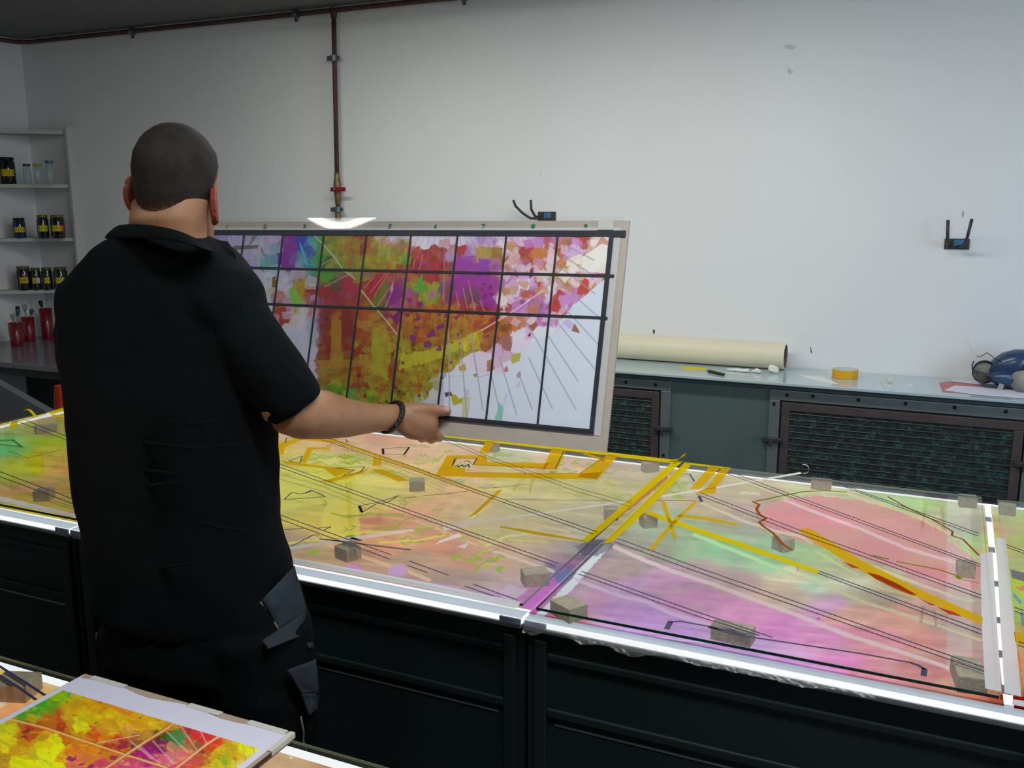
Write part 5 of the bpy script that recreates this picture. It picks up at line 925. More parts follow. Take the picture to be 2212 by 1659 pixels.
strokes('navy_line', [
    A(-60, 999, 0, 1019, 171, 1083), A(-60, 1008, 0, 1029.5, 174, 1094.6),
    A(163, 1105, 173, 1095, w=.006), A(56, 908, 147, 944), A(42, 912, 150, 953), A(600, 1110, 609, 1114, 845, 1198.5), A(600, 1119, 617, 1126, 841, 1207.5), A(884, 1212, 970, 1243), A(879, 1221, 923, 1237),
    A(1022, 1262, 1117, 1296), A(1004, 1266, 1067, 1288), A(598, 1000, 1206, 1217), A(598, 1007, 1199, 1222.5),
    A(706, 945, 900, 1011, 1073, 1074, 1290, 1149), A(695, 950, 900, 1018, 1050, 1072, 1282, 1154),
    A(690, 1164, 780, 1175, 887, 1188, w=.006), A(758, 1162, 780, 1168, w=.010),
    A(600, 1144, 656, 1142), A(683, 1141, 715, 1138, 698, 1146), A(630, 1180, 676, 1156, 690, 1155), A(614, 1079, 630, 1064, 652, 1067.5, 673, 1059, 703, 1073, 614, 1079), A(660, 1065.5, 673, 1060, w=.006),
    A(860, 1071, 825, 1083, 776, 1093, 782, 1107, 812, 1089, 838, 1085, 860, 1071), A(776, 1093, 782, 1107, w=.008),
    A(827, 969, 884, 966, 872, 982, 828, 981, 827, 969), A(827, 969, 828, 981, w=.008), A(884, 966, 873, 982, w=.006),
    A(624, 996, 653, 985, 648, 1000, 624, 996), A(616, 956, 619, 946, 640, 947, 748, 949, 750, 956), A(705, 964, 725, 956, 745, 964, 705, 964, w=.002),
    A(723, 1011, 788, 1008, 778, 1020, 740, 1028, 766, 1015, 723, 1011), A(980, 1007, 988, 1005, 991, 1009, 998, 1004, 1003, 1009, 1012, 1003, 1014, 1010, w=.005), A(1003, 997, 1010, 995, 1018, 1001, w=.003), A(983, 990, 977, 1006, w=.003), A(1030, 990, 1022, 1004, w=.003), A(983, 990, 1030, 990, w=.002)], M_navy, UA)
strokes('thin_line', [A(957, 943, 1050, 984, 1250, 1055, 1365, 1087, w=.0022), A(957, 950, 1050, 990, 1240, 1060, 1358, 1094, w=.0022),
    A(977, 1006, 987, 990, 1031, 990, 1021, 1004, 1200, 1012, 1218, 974, 1232, 975, 1309, 984, w=.0025), A(1004, 1021, 1252, 1023, 1308, 985, w=.0022), A(1090, 1079, 1310, 1081, w=.002)], M_thin, UA)
strokes('red_line', [A(872, 1076, 900, 1073, w=.003), A(913, 1071, 960, 1067, 1010, 1061, w=.003), A(1063, 1054, 1140, 1046, w=.002)], mat('red_marker', L(150, 30, 20), .7), UA)
# white masking tape strips
polys('masking_tape', [[(-40, 1062), (0, 1072), (90, 1093), (172, 1113), (400, 1164), (640, 1206), (900, 1254), (1123, 1301), (1124, 1303), (1117, 1313), (1110, 1314), (900, 1268), (640, 1218), (400, 1176), (172, 1119), (90, 1103), (0, 1083), (-40, 1073)]], M_tapeW, UA)
polys('white_tape_line', [[(1054, 1124), (1160, 1108), (1365, 1080), (1365, 1083), (1160, 1112), (1056, 1128)]], M_tapeW, UA)
polys('white_tape_line', [[(600, 1185), (660, 1176), (760, 1160), (840, 1148), (890, 1143), (897, 1147), (850, 1154), (800, 1162), (700, 1176), (640, 1186), (600, 1192)],
    [(955, 1139), (1010, 1122), (1055, 1124), (1020, 1136), (960, 1146)], [(950, 1168), (990, 1152), (1000, 1158), (940, 1176)]], M_tapeW, UA)
# yellow tape
polys('yellow_tape', [[(950, 935), (1467, 994.5), (1460, 1001.5), (950, 943)]], M_tapeY, UA)
polys('yellow_tape', [[(1450, 1000), (1476, 996), (1380, 1078), (1292, 1154), (1270, 1171), (1256, 1168)]], M_tapeY, UA)
polys('yellow_tape', [[(100, 891), (142, 879), (260, 852), (262, 858), (142, 888), (112, 894)], [(-5, 917), (60, 903), (100, 893), (100, 895), (60, 906), (-5, 921)], [(27, 910), (40, 908), (36, 922), (16, 927)],
    [(108, 894), (142, 899), (152, 900), (150, 903), (118, 900)]], M_tapeY, UA)
F1 = [(1051, 952.5), (1068, 954.5), (1055, 979), (1035, 977)]
F2 = [(965, 984), (1050, 984), (1053, 998), (1176, 1001), (1188, 999), (1176, 1014), (1160, 1012), (1024, 1004), (1031, 990), (987, 989), (977, 1007), (1005, 1012), (1004, 1021), (1254, 1023), (1300, 1020), (1290, 1035), (1140, 1033), (940, 1028), (955, 1003)]
F3 = [(1192, 969), (1222, 973), (1204, 1013), (1172, 1013)]
F4 = [(1311, 982), (1335, 985), (1290, 1035), (1248, 1030), (1254, 1023), (1296, 993)]
F5 = [(1262, 977), (1300, 990), (1310, 993), (1303, 998), (1290, 992), (1250, 977)]
for f in (F1, F2, F3, F4, F5): polys('yellow_tape', [f], M_tapeYo, UA)
polys('yellow_tape', [[(700, 948), (722, 950), (900, 1012), (1073, 1074), (1045, 1066), (890, 1013)]], M_tapeYo, UA)
polys('yellow_tape', [[(596, 960), (612, 955), (650, 944), (660, 947), (616, 965), (612, 981), (596, 982)], [(640, 944), (724, 953), (722, 957), (650, 950)], [(664, 967), (715, 966), (712, 970), (676, 971), (660, 1000), (650, 998)],
    [(600, 994), (640, 999), (730, 1010), (765, 1015), (724, 1030), (700, 1012), (620, 1003)], [(690, 1040), (780, 1018), (800, 1008), (785, 1022), (715, 1042)], [(806, 987), (825, 992), (823, 1005), (805, 1006)], [(800, 1014), (826, 1013), (885, 1038), (860, 1040), (820, 1022)],
    [(1077, 1058), (1085, 1058), (1030, 1110), (1013, 1117)], [(1080, 1136), (1180, 1152), (1262, 1167), (1260, 1170), (1160, 1155), (1080, 1139)]], M_tapeYo, UA)
# lifted tape ends standing proud of the glass
def ribbon(name, P, wd, wdir, m, parent):
    wdir = np.asarray(wdir, float); r = []
    for p in P: r.append([p-wdir*wd/2, p+wdir*wd/2, p+wdir*wd/2+np.array([0, 0, .0004]), p-wdir*wd/2+np.array([0, 0, .0004])])
    return MB().loft(r).build(name, m, parent)
c = atz(1470, 997, GZ+.006); ribbon('lifted_tape_end', [c+np.array(v) for v in ((-.03, 0, 0), (-.01, .002, .004), (.004, .004, .013), (.010, .006, .022))], .02, (.3, .95, 0), M_tapeY, UA)
c = atz(72, 900, GZ+.006); ribbon('lifted_tape_end', [c+np.array(v) for v in ((.012, 0, 0), (.0, 0, .012), (-.015, 0, .022), (-.03, 0, .024), (-.045, 0, .018))], .012, (0, 1, 0), M_tapeY, UA)
# glass B
strokes('navy_line', [A(1812, 1044.6, 2114, 1152), A(1822, 1051, 2113, 1158), A(1575, 1018.6, 2117, 1218.8), A(1568, 1022, 2117, 1224), A(1512, 1064, 1728, 1145.5, 2120, 1285.5), A(1505, 1068, 1724, 1152, 2120, 1293),
    A(1770, 1234, 2120, 1361), A(1766, 1238, 2120, 1370), A(1334, 1163, 1500, 1223.5, 2126, 1442), A(1328, 1170.5, 1500, 1233, 2126, 1451), A(1256, 1234, 1500, 1320, 1669, 1377), A(1250, 1240, 1500, 1329, 1640, 1373),
    A(1440, 1359, 1449, 1342, w=.010), A(1447, 1344, 1470, 1342, 1530, 1353, 1580, 1370, 1700, 1388, 1860, 1412, 1970, 1432, w=.0045), A(1530, 1355, 1570, 1362, 1610, 1372, w=.007), A(1968, 1432, 1983, 1437, 1998, 1446, w=.006), A(1997, 1444, 1995, 1460, w=.009),
    A(1510, 1072, 1516, 1084, w=.008), A(1478, 1024, 1490, 1024, 1500, 1040, w=.004)], M_navy, UB)
strokes('thin_line', [A(1418, 1081, 1503, 1082, w=.0022)], M_thin, UB)
polys('yellow_tape', [[(1480, 998), (1492, 1006), (1400, 1100), (1321, 1172), (1301, 1175)]], M_tapeY, UB)
polys('yellow_tape', [[(1483, 999), (1578, 1010.5), (1577, 1014), (1490, 1004)]], M_tapeY, UB)
polys('yellow_tape', [[(1533, 1007), (1556, 1010), (1511, 1056), (1491, 1056)]], M_tapeYo, UB)
polys('yellow_tape', [[(1560, 1010), (1578, 1012.4), (1547, 1052), (1545, 1066), (1500, 1066), (1523, 1056)]], M_tapeYo, UB)
polys('yellow_tape', [[(1403, 1104), (1500, 1138), (1640, 1185), (1770, 1233), (1766, 1240), (1630, 1193), (1490, 1145), (1394, 1110)]], M_tapeY, UB)
polys('yellow_tape', [[(1428, 1083), (1437, 1083), (1462, 1160), (1455, 1164)]], M_tapeYo, UB)
polys('yellow_tape', [[(1500, 1083), (1508, 1083), (1478, 1110), (1408, 1190), (1400, 1188), (1460, 1118)]], M_tapeYo, UB)
polys('yellow_tape', [[(1465, 1111), (1530, 1118), (1598, 1132), (1590, 1135), (1525, 1124), (1463, 1117)]], M_tapeYo, UB)
polys('yellow_tape', [[(1724, 1146), (1745, 1140), (1760, 1148), (1860, 1210), (1990, 1275), (2122, 1333), (2122, 1350), (2070, 1328), (1880, 1245), (1800, 1196)]], M_tapeYo, UB)
polys('white_tape_line', [[(1428, 1071), (1560, 1049), (1728, 1020), (1733, 1023), (1560, 1053), (1430, 1074)]], M_tapeW, UB)
c = atz(1732, 1022, GZ+.006); R_ = .0125
ribbon('curled_tape_end', [c+np.array([R_*math.sin(a)+.006, 0, R_-R_*math.cos(a)]) for a in [math.radians(-10+q*24) for q in range(10)]], .005, (0, 1, 0), mat('white_tape_opaque', L(225, 225, 220), .6), UB)
strokes('green_marker_line', [A(1632, 1083, 1680, 1073, 1735, 1062, 1780, 1060, 1830, 1063, w=.006), A(1885, 1200, 1920, 1208, w=.006), A(1936, 1213, 1990, 1223, 2030, 1231, 2068, 1244, w=.005), A(2066, 1245, 2075, 1251, w=.009), A(2080, 1252, 2115, 1260, w=.003)], M_green, UB)
strokes('brown_marker_line', [A(1625, 1083, 1640, 1090, 1634, 1100, 1641, 1112, 1655, 1120, 1640, 1128, 1650, 1138, 1668, 1150, 1680, 1162, 1690, 1175, 1710, 1188, w=.007), ], M_brown, UB)
strokes('brown_marker_line', [A(1918, 1073, 1960, 1097, 2010, 1120, 2058, 1148, 2056, 1157, 2080, 1165, 2100, 1185, 2115, 1200, w=.005)], M_brown, UB)
polys('red_marker_patch', [[(1822, 1213), (1840, 1220), (1858, 1228), (1840, 1226)], [(1872, 1236), (1900, 1243), (1940, 1262), (1980, 1285), (1970, 1286), (1930, 1270), (1890, 1250)], [(1986, 1293), (2022, 1308), (2010, 1307)], [(2024, 1311), (2060, 1322), (2078, 1332), (2050, 1327)]], trans('red_brown_patch', L(205, 90, 60), .4), UB)
M_tapeW2 = tapemat('broad_masking_tape', (.86, .87, .90, 1), .15)
polys('masking_tape', [[(2118, 1197), (2144, 1192), (2150, 1290), (2163, 1495), (2128, 1487), (2120, 1330)]], M_tapeW2, UB)
polys('masking_tape', [[(2151, 1160), (2172, 1165), (2190, 1330), (2206, 1505), (2170, 1497), (2160, 1330)]], M_tapeW2, UC)
polys('masking_tape', [[(2188, 1511), (2240, 1518), (2240, 1532), (2186, 1522)]], M_tapeW2, UC)
strokes('navy_line', [A(2172, 1176, 2240, 1200), A(2175, 1182, 2240, 1206), A(2192, 1312, 2240, 1330), A(2192, 1320, 2240, 1338), A(2200, 1386, 2240, 1400), A(2200, 1394, 2240, 1408)], M_navy, UC)
polys('yellow_tape', [[(2190, 1364), (2240, 1385), (2240, 1412), (2193, 1386)]], M_tapeYo, UC)
polys('grey_patch', [[(2183, 1230), (2240, 1245), (2240, 1265), (2186, 1248)]], mat('grey_tape', L(110, 105, 108), .7), UC)
strokes('navy_line', [A(-20, 1426, 0, 1440, 60, 1478, 97, 1502, w=.0045)], M_navy, UD)
strokes('navy_line', [A(-20, 1448, 0, 1460, 40, 1485, 78, 1512, w=.0045)], M_navy, UD)

# spacer blocks between the painted glass and the raised glass
M_block = mat('fibreboard_block', L(165, 152, 128), .85, nscale=120, namt=.22, bump=.3, bscale=200)
z0 = TZ+.0070
blocks = [(-2.755, 2.165, .068, .022, 1.25, 'thin spacer block near the left end of the long glass sheet, below the yellow tape'),
 (-2.118, 1.640, .042, .040, .5, 'chipped spacer block left of the man near the white tape strip'),
 (-1.270, 2.125, .042, .040, .55, 'spacer block on the yellow area right of the man, far from the front edge'),
 (-1.150, 1.625, .046, .040, -.35, 'neat spacer block just right of the man near the front white tape'),
 (-.722, 1.668, .052, .040, .65, 'spacer block at the front right corner of the long glass sheet'),
 (-.745, 2.560, .046, .028, .75, 'spacer block at the long glass sheet back right corner, next to the joint tape'),
 (-1.262, 2.572, .046, .026, .05, 'spacer block under the yellow tape frame at the long glass sheet back edge'),
 (-.712, 2.115, .034, .032, .4, 'spacer block under the left joint tape half way along the joint'),
 (-.612, 2.100, .036, .032, .7, 'pale topped spacer block just right of the joint tape'),
 (-.602, 1.552, .058, .045, -.5, 'spacer block at the front left corner of the pink and violet glass'),
 (-.300, 1.580, .072, .034, -.08, 'wide spacer block at the middle of the pink glass front edge'),
 (-.292, 2.075, .036, .036, -.6, 'spacer block next to the red brown marker line in the mint area'),
 (-.272, 2.585, .052, .022, .02, 'spacer block at the middle of the back edge of the pink and mint glass'),
 (.087, 2.585, .042, .028, .1, 'spacer block at the back right corner of the pink glass, beside the slot'),
 (.078, 2.080, .034, .034, .1, 'spacer block on the pink oval, right edge, left of the masking tape'),
 (.078, 1.585, .044, .075, .15, 'tall dark spacer block at the front right corner next to the masking tape'),
 (.176, 2.560, .038, .030, .0, 'spacer block at the back left corner of the far right glass sheet'),
 (-1.290, .915, .060, .048, .35, 'large brown spacer block on the near table beside the cardboard mounted print')]
for i, (x, y, sx, sy, a, lab) in enumerate(blocks):
    M = Matrix.Rotation(a, 4, 'Z')
    mb = MB().box((-sx/2, -sy/2, 0), (sx/2, sy/2, GZ-z0-.0001), M)
    mb.v = [(p[0]+x, p[1]+y, p[2]+z0) for p in mb.v]
    o = mb.build('spacer_block', M_block, origin=(x, y, z0), bevel=.0015); tag(o, lab, 'block', 'spacer blocks under the raised glass')
# crumpled clear film hanging over the front edge of the right table
mb = MB(); n = 120; rows = []
for j in range(7):
    r = []
    for i in range(n):
        x = -.675+.62*i/(n-1); f = j/6
        nz = mnoise.noise(Vector((x*22, j*.7, 1.3))); nz2 = mnoise.noise(Vector((x*60, j*1.9, 4.1)))
        ln = .006+.030*max(0, mnoise.noise(Vector((x*14, 7, 2)))+.25)*(1.1-(x+.675)*1.3)
        if f < .25: P = (x, TF+.010-.016*(f/.25), TZ+.0016+.0015*(nz2+1))
        else:
            g = (f-.25)/.75; P = (x, TF-.006-.006*g-.006*abs(nz2)*g, TZ-.002-ln*g)
        r.append(P)
    rows.append(r)
k = 0
for r in rows: mb.v += r
for j in range(6):
    for i in range(n-1): a = j*n+i; mb.f.append((a, a+1, a+1+n, a+n))
def filmmat():
    m = bpy.data.materials.new('crinkled_clear_film'); m.use_nodes = True; nt = m.node_tree; nt.nodes.clear()
    t = nt.nodes.new('ShaderNodeBsdfTransparent'); g = nt.nodes.new('ShaderNodeBsdfGlossy'); g.inputs['Roughness'].default_value = .4
    d = nt.nodes.new('ShaderNodeBsdfTranslucent'); d.inputs[0].default_value = (.9, .95, .95, 1); a = nt.nodes.new('ShaderNodeMixShader'); a.inputs[0].default_value = .05
    b = nt.nodes.new('ShaderNodeMixShader'); b.inputs[0].default_value = .06; o = nt.nodes.new('ShaderNodeOutputMaterial')
    nt.links.new(t.outputs[0], a.inputs[1]); nt.links.new(g.outputs[0], a.inputs[2]); nt.links.new(a.outputs[0], b.inputs[1]); nt.links.new(d.outputs[0], b.inputs[2]); nt.links.new(b.outputs[0], o.inputs[0]); return m
o = mb.build('plastic_film', filmmat(), origin=(-.4, TF, TZ)); tag(o, 'crinkled clear plastic film hanging over the front edge of the right light table', 'plastic film')
sm = o.modifiers.new('Solid', 'SOLIDIFY'); sm.thickness = .0003

# ------------------------------------------------------------------ cardboard mounted print on the near table
BP = [atz(178, 1458, .908), atz(641, 1581, .908)]
x0, x1, y1 = -1.171, -.770, .947; y0 = .30
t = thing('mounted_print', ((x0+x1)/2, (y0+y1)/2, .892), 'bright yellow and orange print mounted on cardboard lying on the near table', 'print')
M_cardb = mat('cardboard', L(168, 148, 128), .85, nscale=40, namt=.08); M_corr = mat('corrugated_edge', L(70, 48, 38), .9, nscale=180, namt=.6)
M_white = mat('white_border_paper', L(216, 216, 234), .6); M_ctape = mat('clear_white_tape', L(205, 205, 195), .4)
MB().box((x0, y0, .8915), (x1-.004, y1-.002, .8965)).build('lower_card', M_cardb, t)
MB().box((x0, y0, .8965), (x1, y1, .9045)).build('cardboard_mount', M_cardb, t)
MB().box((x1, y0, .8975), (x1+.0006, y1-.006, .9035)).build('corrugated_edge', M_corr, t)
P = [(x0+.002, y0), (x1-.006, y0), (x1-.006, y1-.012)]
for i in range(15):
    xx = x1-.006-(x1-x0-.012)*i/14; P.append((xx, y1-.010+.0045*math.sin(i*1.15+.5)))
P.append((x0+.002, y1-.004))
MB().prism([(a, b, .9046) for a, b in P], (0, 0, .0006)).build('white_paper', M_white, t)
painted_grid('printed_picture', (x0+.014, y0, .9056), (x1-x0-.030, 0, 0), (0, y1-y0-.052, 0), 300, 420, .0003, PRINT, t, art_print, 1.5)
for a, b in ((.02, .09), (.215, .275), (.325, .39)): MB().box((x0+a, y1-.010, .9052), (x0+b, y1+.0005, .9057)).build('fixing_tape', M_ctape, t)
MB().box((x1-.007, y1-.05, .9052), (x1+.001, y1+.0005, .9057)).box((x1+.0007, y1-.05, .8985), (x1+.0012, y1, .9055)).build('fixing_tape', M_ctape, t)

# ------------------------------------------------------------------ the held design board
BO = Vector((-1.066, 1.784, 1.558)); BR = Matrix(((1, -.003, -.010), (.005, .96, .281), (.008, -.281, .96)))
q_ = BR.to_quaternion(); BR = q_.to_matrix()
def bl(x, y, z): return BO + BR @ Vector((x, y, z))
BM = Matrix.Translation(BO) @ BR.to_4x4()
t = thing('design_board', bl(0, .005, -.2), 'large design board with colourful collage and black grid, held by the man', 'board')
M_foam = mat('grey_foam_border', L(182, 173, 162), .8, nscale=30, namt=.05); M_bw = mat('white_backing', L(205, 205, 205), .6)
MB().box((-.612, .0015, -.4285), (.4885, .0085, .0275), BM).build('backing_board', M_foam, t)
MB().box((-.600, .0004, -.398), (.474, .0014, .013), BM).build('white_backing_sheet', M_bw, t)
cnr = np.array(bl(-.570, -.0008, -.391)); Ux = np.array(BR @ Vector((1.026, 0, 0))); Uz = np.array(BR @ Vector((0, 0, .391)))
painted_grid('collage_picture', cnr, Ux, Uz, 900, 345, .0006, PRINT, t, art_board, 1.6)
M_gridk = mat('black_grid_tape', L(34, 42, 52), .45)
g = MB(); CW = .114
for i in range(0, 10):
    x = (i-5)*CW; wd = .0042 if 0 < i < 9 else .0095
    tp = .006 if i in (0, 3, 8, 9) else 0; bt = -.391
    g.box((x-wd/2, -.0026, bt), (x+wd/2, -.0014, tp), BM)
g.box((-.572, -.0028, -.0055), (.485, -.0013, .0065), BM); g.box((-.572, -.0027, -.0865), (.470, -.0014, -.0815), BM)
g.box((-.572, -.0027, -.1705), (.465, -.0014, -.1655), BM); g.box((-.572, -.0028, -.396), (.461, -.0013, -.387), BM)
g.build('grid_tape', M_gridk, t)
MB().box((.425, -.002, .008), (.458, .0003, .028), BM).build('corner_tape', M_ctape, t)
MB().box((-.575, -.002, .013), (-.555, .0003, .026), BM).build('yellow_sticker', M_ytape, t)
# column numbers written in green above each column
gm = mat('green_pen', L(40, 150, 105), .7); nm = MB()
glyph = {2: [(0, .8, .5, 1), (.5, 1, .9, .7), (.9, .7, 0, 0), (0, 0, 1, 0)], 1: [(.5, 0, .5, 1)], 3: [(0, 1, .8, .9), (.8, .9, .3, .5), (.3, .5, .9, .3), (.9, .3, 0, 0)],
  4: [(.6, 0, .6, 1), (.6, 1, 0, .3), (0, .3, 1, .3)], 5: [(.9, 1, .1, 1), (.1, 1, .1, .6), (.1, .6, .8, .5), (.8, .5, .7, .1), (.7, .1, 0, 0)], 6: [(.8, 1, .1, .4), (.1, .4, .4, 0), (.4, 0, .8, .3), (.8, .3, .1, .4)],
  7: [(0, 1, 1, 1), (1, 1, .3, 0)], 8: [(.5, 1, 0, .7), (0, .7, 1, .3), (1, .3, .5, 0), (.5, 0, 0, .3), (0, .3, 1, .7), (1, .7, .5, 1)], 9: [(.9, .8, .3, 1), (.3, 1, .1, .6), (.1, .6, .9, .7), (.9, .7, .6, 0)]}
for i, d in enumerate(range(1, 10)):
    gx = (i-5+.5)*CW-.004+.0; sz = .0085
    for a, b, c_, e in glyph[d]:
        nm.tube([bl(gx+a*sz, -.0004, .0115+b*sz), bl(gx+c_*sz+.0001, -.0004, .0115+e*sz)], .0009, 6)
nm.build('green_column_numbers', gm, t)
# loose clear film over the board: top strip tilted so that it mirrors the lamp tube
M_film2 = glass('clear_cover_film', (.97, .975, .98, 1), 1.1, .03, .012)
rows = []
nx = 220
for z, y in ((-.392, -.004), (-.30, -.0045), (-.2, -.005), (-.1, -.0045), (-.02, -.005), (-.005, -.007), (.003, -.0085), (.008, -.0085), (.013, -.0085), (.018, -.0085), (.023, -.0085), (.028, -.0085), (.033, -.0085)):
    r = []
    for i in range(nx+1):
        x = -.585+1.065*i/nx; k = 0
        sl = .031-1.8*(x+.19)**2 if abs(x+.19) < .10 else .013-.01*math.sin((x+.19)*14)**2; wob = sl*max(0, z-.003)+.0004*math.sin(x*60)*max(0, z-.003)
        r.append(tuple(bl(x, y+wob-.0, z+.0015*math.sin(x*17)*k)))
    rows.append(r)
m_ = MB()
for r in rows: m_.v += r
for j in range(len(rows)-1):
    for i in range(nx): a = j*(nx+1)+i; m_.f.append((a, a+1, a+nx+2, a+nx+1))
m_.build('clear_cover_film', M_film2, t, True)
# ------------------------------------------------------------------ the man
def skinmat(name, col):
    m = mat(name, col, .5, nscale=28, namt=.10, bump=.06, bscale=160); b = m.node_tree.nodes['Principled BSDF']
    b.inputs['Subsurface Weight'].default_value = .12; b.inputs['Subsurface Radius'].default_value = (.02, .008, .004); b.inputs['Subsurface Scale'].default_value = .3; return m
M_skin = skinmat('skin', L(163, 120, 88)); M_ear = skinmat('ear_skin', L(150, 74, 62))
M_shirt = mat('black_cotton', (.0022, .0042, .0056, 1), .9, nscale=6, namt=.3, bump=.12, bscale=300, spec=.12)
M_trous = mat('dark_workwear', (.0030, .0042, .0052, 1), .9, nscale=8, namt=.25, bump=.15, bscale=250, spec=.12)
M_slate = mat('slate_workwear', L(34, 46, 55), .85, nscale=14, namt=.25, bump=.25, bscale=60)
M_pip = mat('tan_piping', L(130, 120, 100), .8)
BYAW = math.radians(-13.5)           # the torso is turned between the viewer and the table
AX = np.array([math.cos(BYAW+0), math.sin(-BYAW*0)+0.0, 0]); 
ax = math.radians(12.5); AXX = np.array([math.cos(ax), math.sin(ax), 0]); AXY = np.array([-math.sin(ax), math.cos(ax), 0])
rel = abs(YAW)-ax                    # angle between the body's width and the picture plane
def ell(C, a, b, z, n=28, p=2.3):
    out = []
    for i in range(n):
        t = 2*math.pi*i/n; c, s = math.cos(t), math.sin(t)
        u = a*math.copysign(abs(c)**(2/p), c); v = b*math.copysign(abs(s)**(2/p), s)
        q = np.array(C)+AXX*u+AXY*v; out.append((q[0], q[1], z))
    return out
def ring(y, xl, xr, Yc, b, grow=0.0, p=2.3, n=28):
    C = aty((xl+xr)/2, y, Yc); d = depth(C); w_ = (xr-xl)/2*d/FPX+grow
    a = math.sqrt(max(.0004, w_*w_-(b*math.sin(rel))**2))/math.cos(rel)
    return ell(C, a, b+grow, C[2], n, p)
man = thing('person', (-1.20, 1.30, 0), 'man seen from behind in black polo shirt and dark work trousers, holding the design board', 'person')
YB = 1.315
# --- body: one continuous skin surface (head, neck, trunk, arms, hands, legs)
b = MB()
# head
HC = aty(374, 272, 1.335); top = HC[2]; hz0 = top-.236
HW = .825; hy = math.radians(14); tilt = math.radians(-3)
HX = np.array([math.cos(hy), math.sin(hy), 0]); HF = np.array([-math.sin(hy), math.cos(hy), 0])
prof = [(0.0, .024, .020, .052), (.012, .040, .040, .042), (.035, .054, .062, .026), (.06, .062, .077, .012), (.085, .0685, .087, .004), (.11, .073, .093, 0), (.14, .0765, .097, -.002),
        (.165, .0765, .097, -.004), (.19, .071, .090, -.006), (.205, .0615, .079, -.008), (.218, .0500, .065, -.009), (.229, .0360, .047, -.010), (.237, .0190, .026, -.010)]
def headpt(x, y, z):
    q = np.array([HC[0], HC[1], hz0])+HX*(x+tilt*-(z-.1)*0)+HF*y; q[2] += z; 
    d = (z-.1)*math.sin(tilt); return q+HX*d*-1
def hring(z, a, c, o, g=1.0, n=28):
    return [headpt(a*HW*g*math.cos(t), o+c*g*math.sin(t), z) for t in [2*math.pi*i/n for i in range(n)]]
HXADJ = 0.0
b.loft([hring(*p) for p in prof])
# face on the far side
HR = Matrix(((HX[0], HF[0], 0), (HX[1], HF[1], 0), (0, 0, 1)))
b.ball(headpt(0, .093, .098), (.013, .018, .020), 12, 8, HR); b.ball(headpt(0, .086, .125), (.009, .014, .026), 12, 8, HR)
b.ball(headpt(0, .070, .145), (.042, .020, .012), 14, 8, HR); b.ball(headpt(0, .078, .058), (.026, .014, .010), 12, 8, HR); b.ball(headpt(0, .068, .025), (.022, .020, .018), 12, 8, HR)
# neck
b.loft([ring(432, 292, 450, 1.318, .062), ring(470, 286, 444, 1.308, .062), ring(505, 282, 442, 1.310, .058), ring(545, 266, 452, 1.315, .060), ring(585, 256, 465, 1.315, .06)])
# trunk
trunk = [(560, 250, 460, .08), (590, 215, 500, .095), (630, 175, 535, .11), (700, 150, 560, .12), (800, 150, 565, .125), (900, 160, 580, .128), (1000, 172, 590, .13), (1100, 185, 595, .13), (1200, 205, 612, .13), (1300, 235, 622, .128), (1350, 250, 620, .125)]
b.loft([ring(y, l+30, r_-30, YB, bb*.84) for y, l, r_, bb in trunk])
def P(x, y, d): return atd(x, y, d)
def legs(mb, g=0.0, foot=True):
    for side in (0, 1):
        hipx = (345, 552)[side]; top_ = aty(hipx, 1370, YB); kn = np.array([top_[0]+(-.0, .02)[side], YB-.0, .50]); an = np.array([kn[0]+(-.02, .02)[side], YB-.04, .10])
        mb.tube([top_, top_*.5+kn*.5, kn, kn*.5+an*.5+np.array([0, -.012, 0]), an], [.075+g, .068+g, .060+g, .056+g*1.1, .048+g*1.6], 20)
        if foot: mb.ball(an+np.array([0, .05, -.055]), (.045, .12, .04), 14, 8)
    return kn
legs(b)
# right arm
SH = P(543, 640, 1.66); EL = P(640, 897, 1.70); WR = P(852, 900, 1.905)
b.tube([P(470, 660, 1.72), P(505, 700, 1.715), P(565, 790, 1.705), P(620, 885, 1.695)], [.032, .034, .038, .044], 18)
b.tube([P(610, 888, 1.69), P(650, 893, 1.72), P(700, 896, 1.765), P(745, 903, 1.81), P(790, 903, 1.855), P(825, 902, 1.885), P(850, 900, 1.905), P(872, 900, 1.92)], [.040, .0475, .0465, .0385, .0315, .0275, .0255, .027], 20)
# right hand: palm against the board's lower edge, thumb on the front, fingers under and behind
def chain(mb, pts, rad, seg=12):
    Pp = [P(*q) for q in pts]; mb.tube(Pp, rad, seg); mb.ball(Pp[-1], rad[-1]*1.0, 10, 6)
hb = MB()
chain(b, [(860, 898, 1.915), (880, 902, 1.925), (900, 908, 1.935), (918, 915, 1.94)], [.027, .033, .035, .030], 16)
chain(b, [(868, 915, 1.91), (888, 925, 1.925), (908, 930, 1.935)], [.020, .023, .022])
chain(b, [(872, 886, 1.915), (898, 886, 1.915), (920, 884, 1.922), (940, 885, 1.932), (960, 888, 1.938), (966, 888, 1.940)], [.017, .0160, .0135, .0122, .0118, .0098])
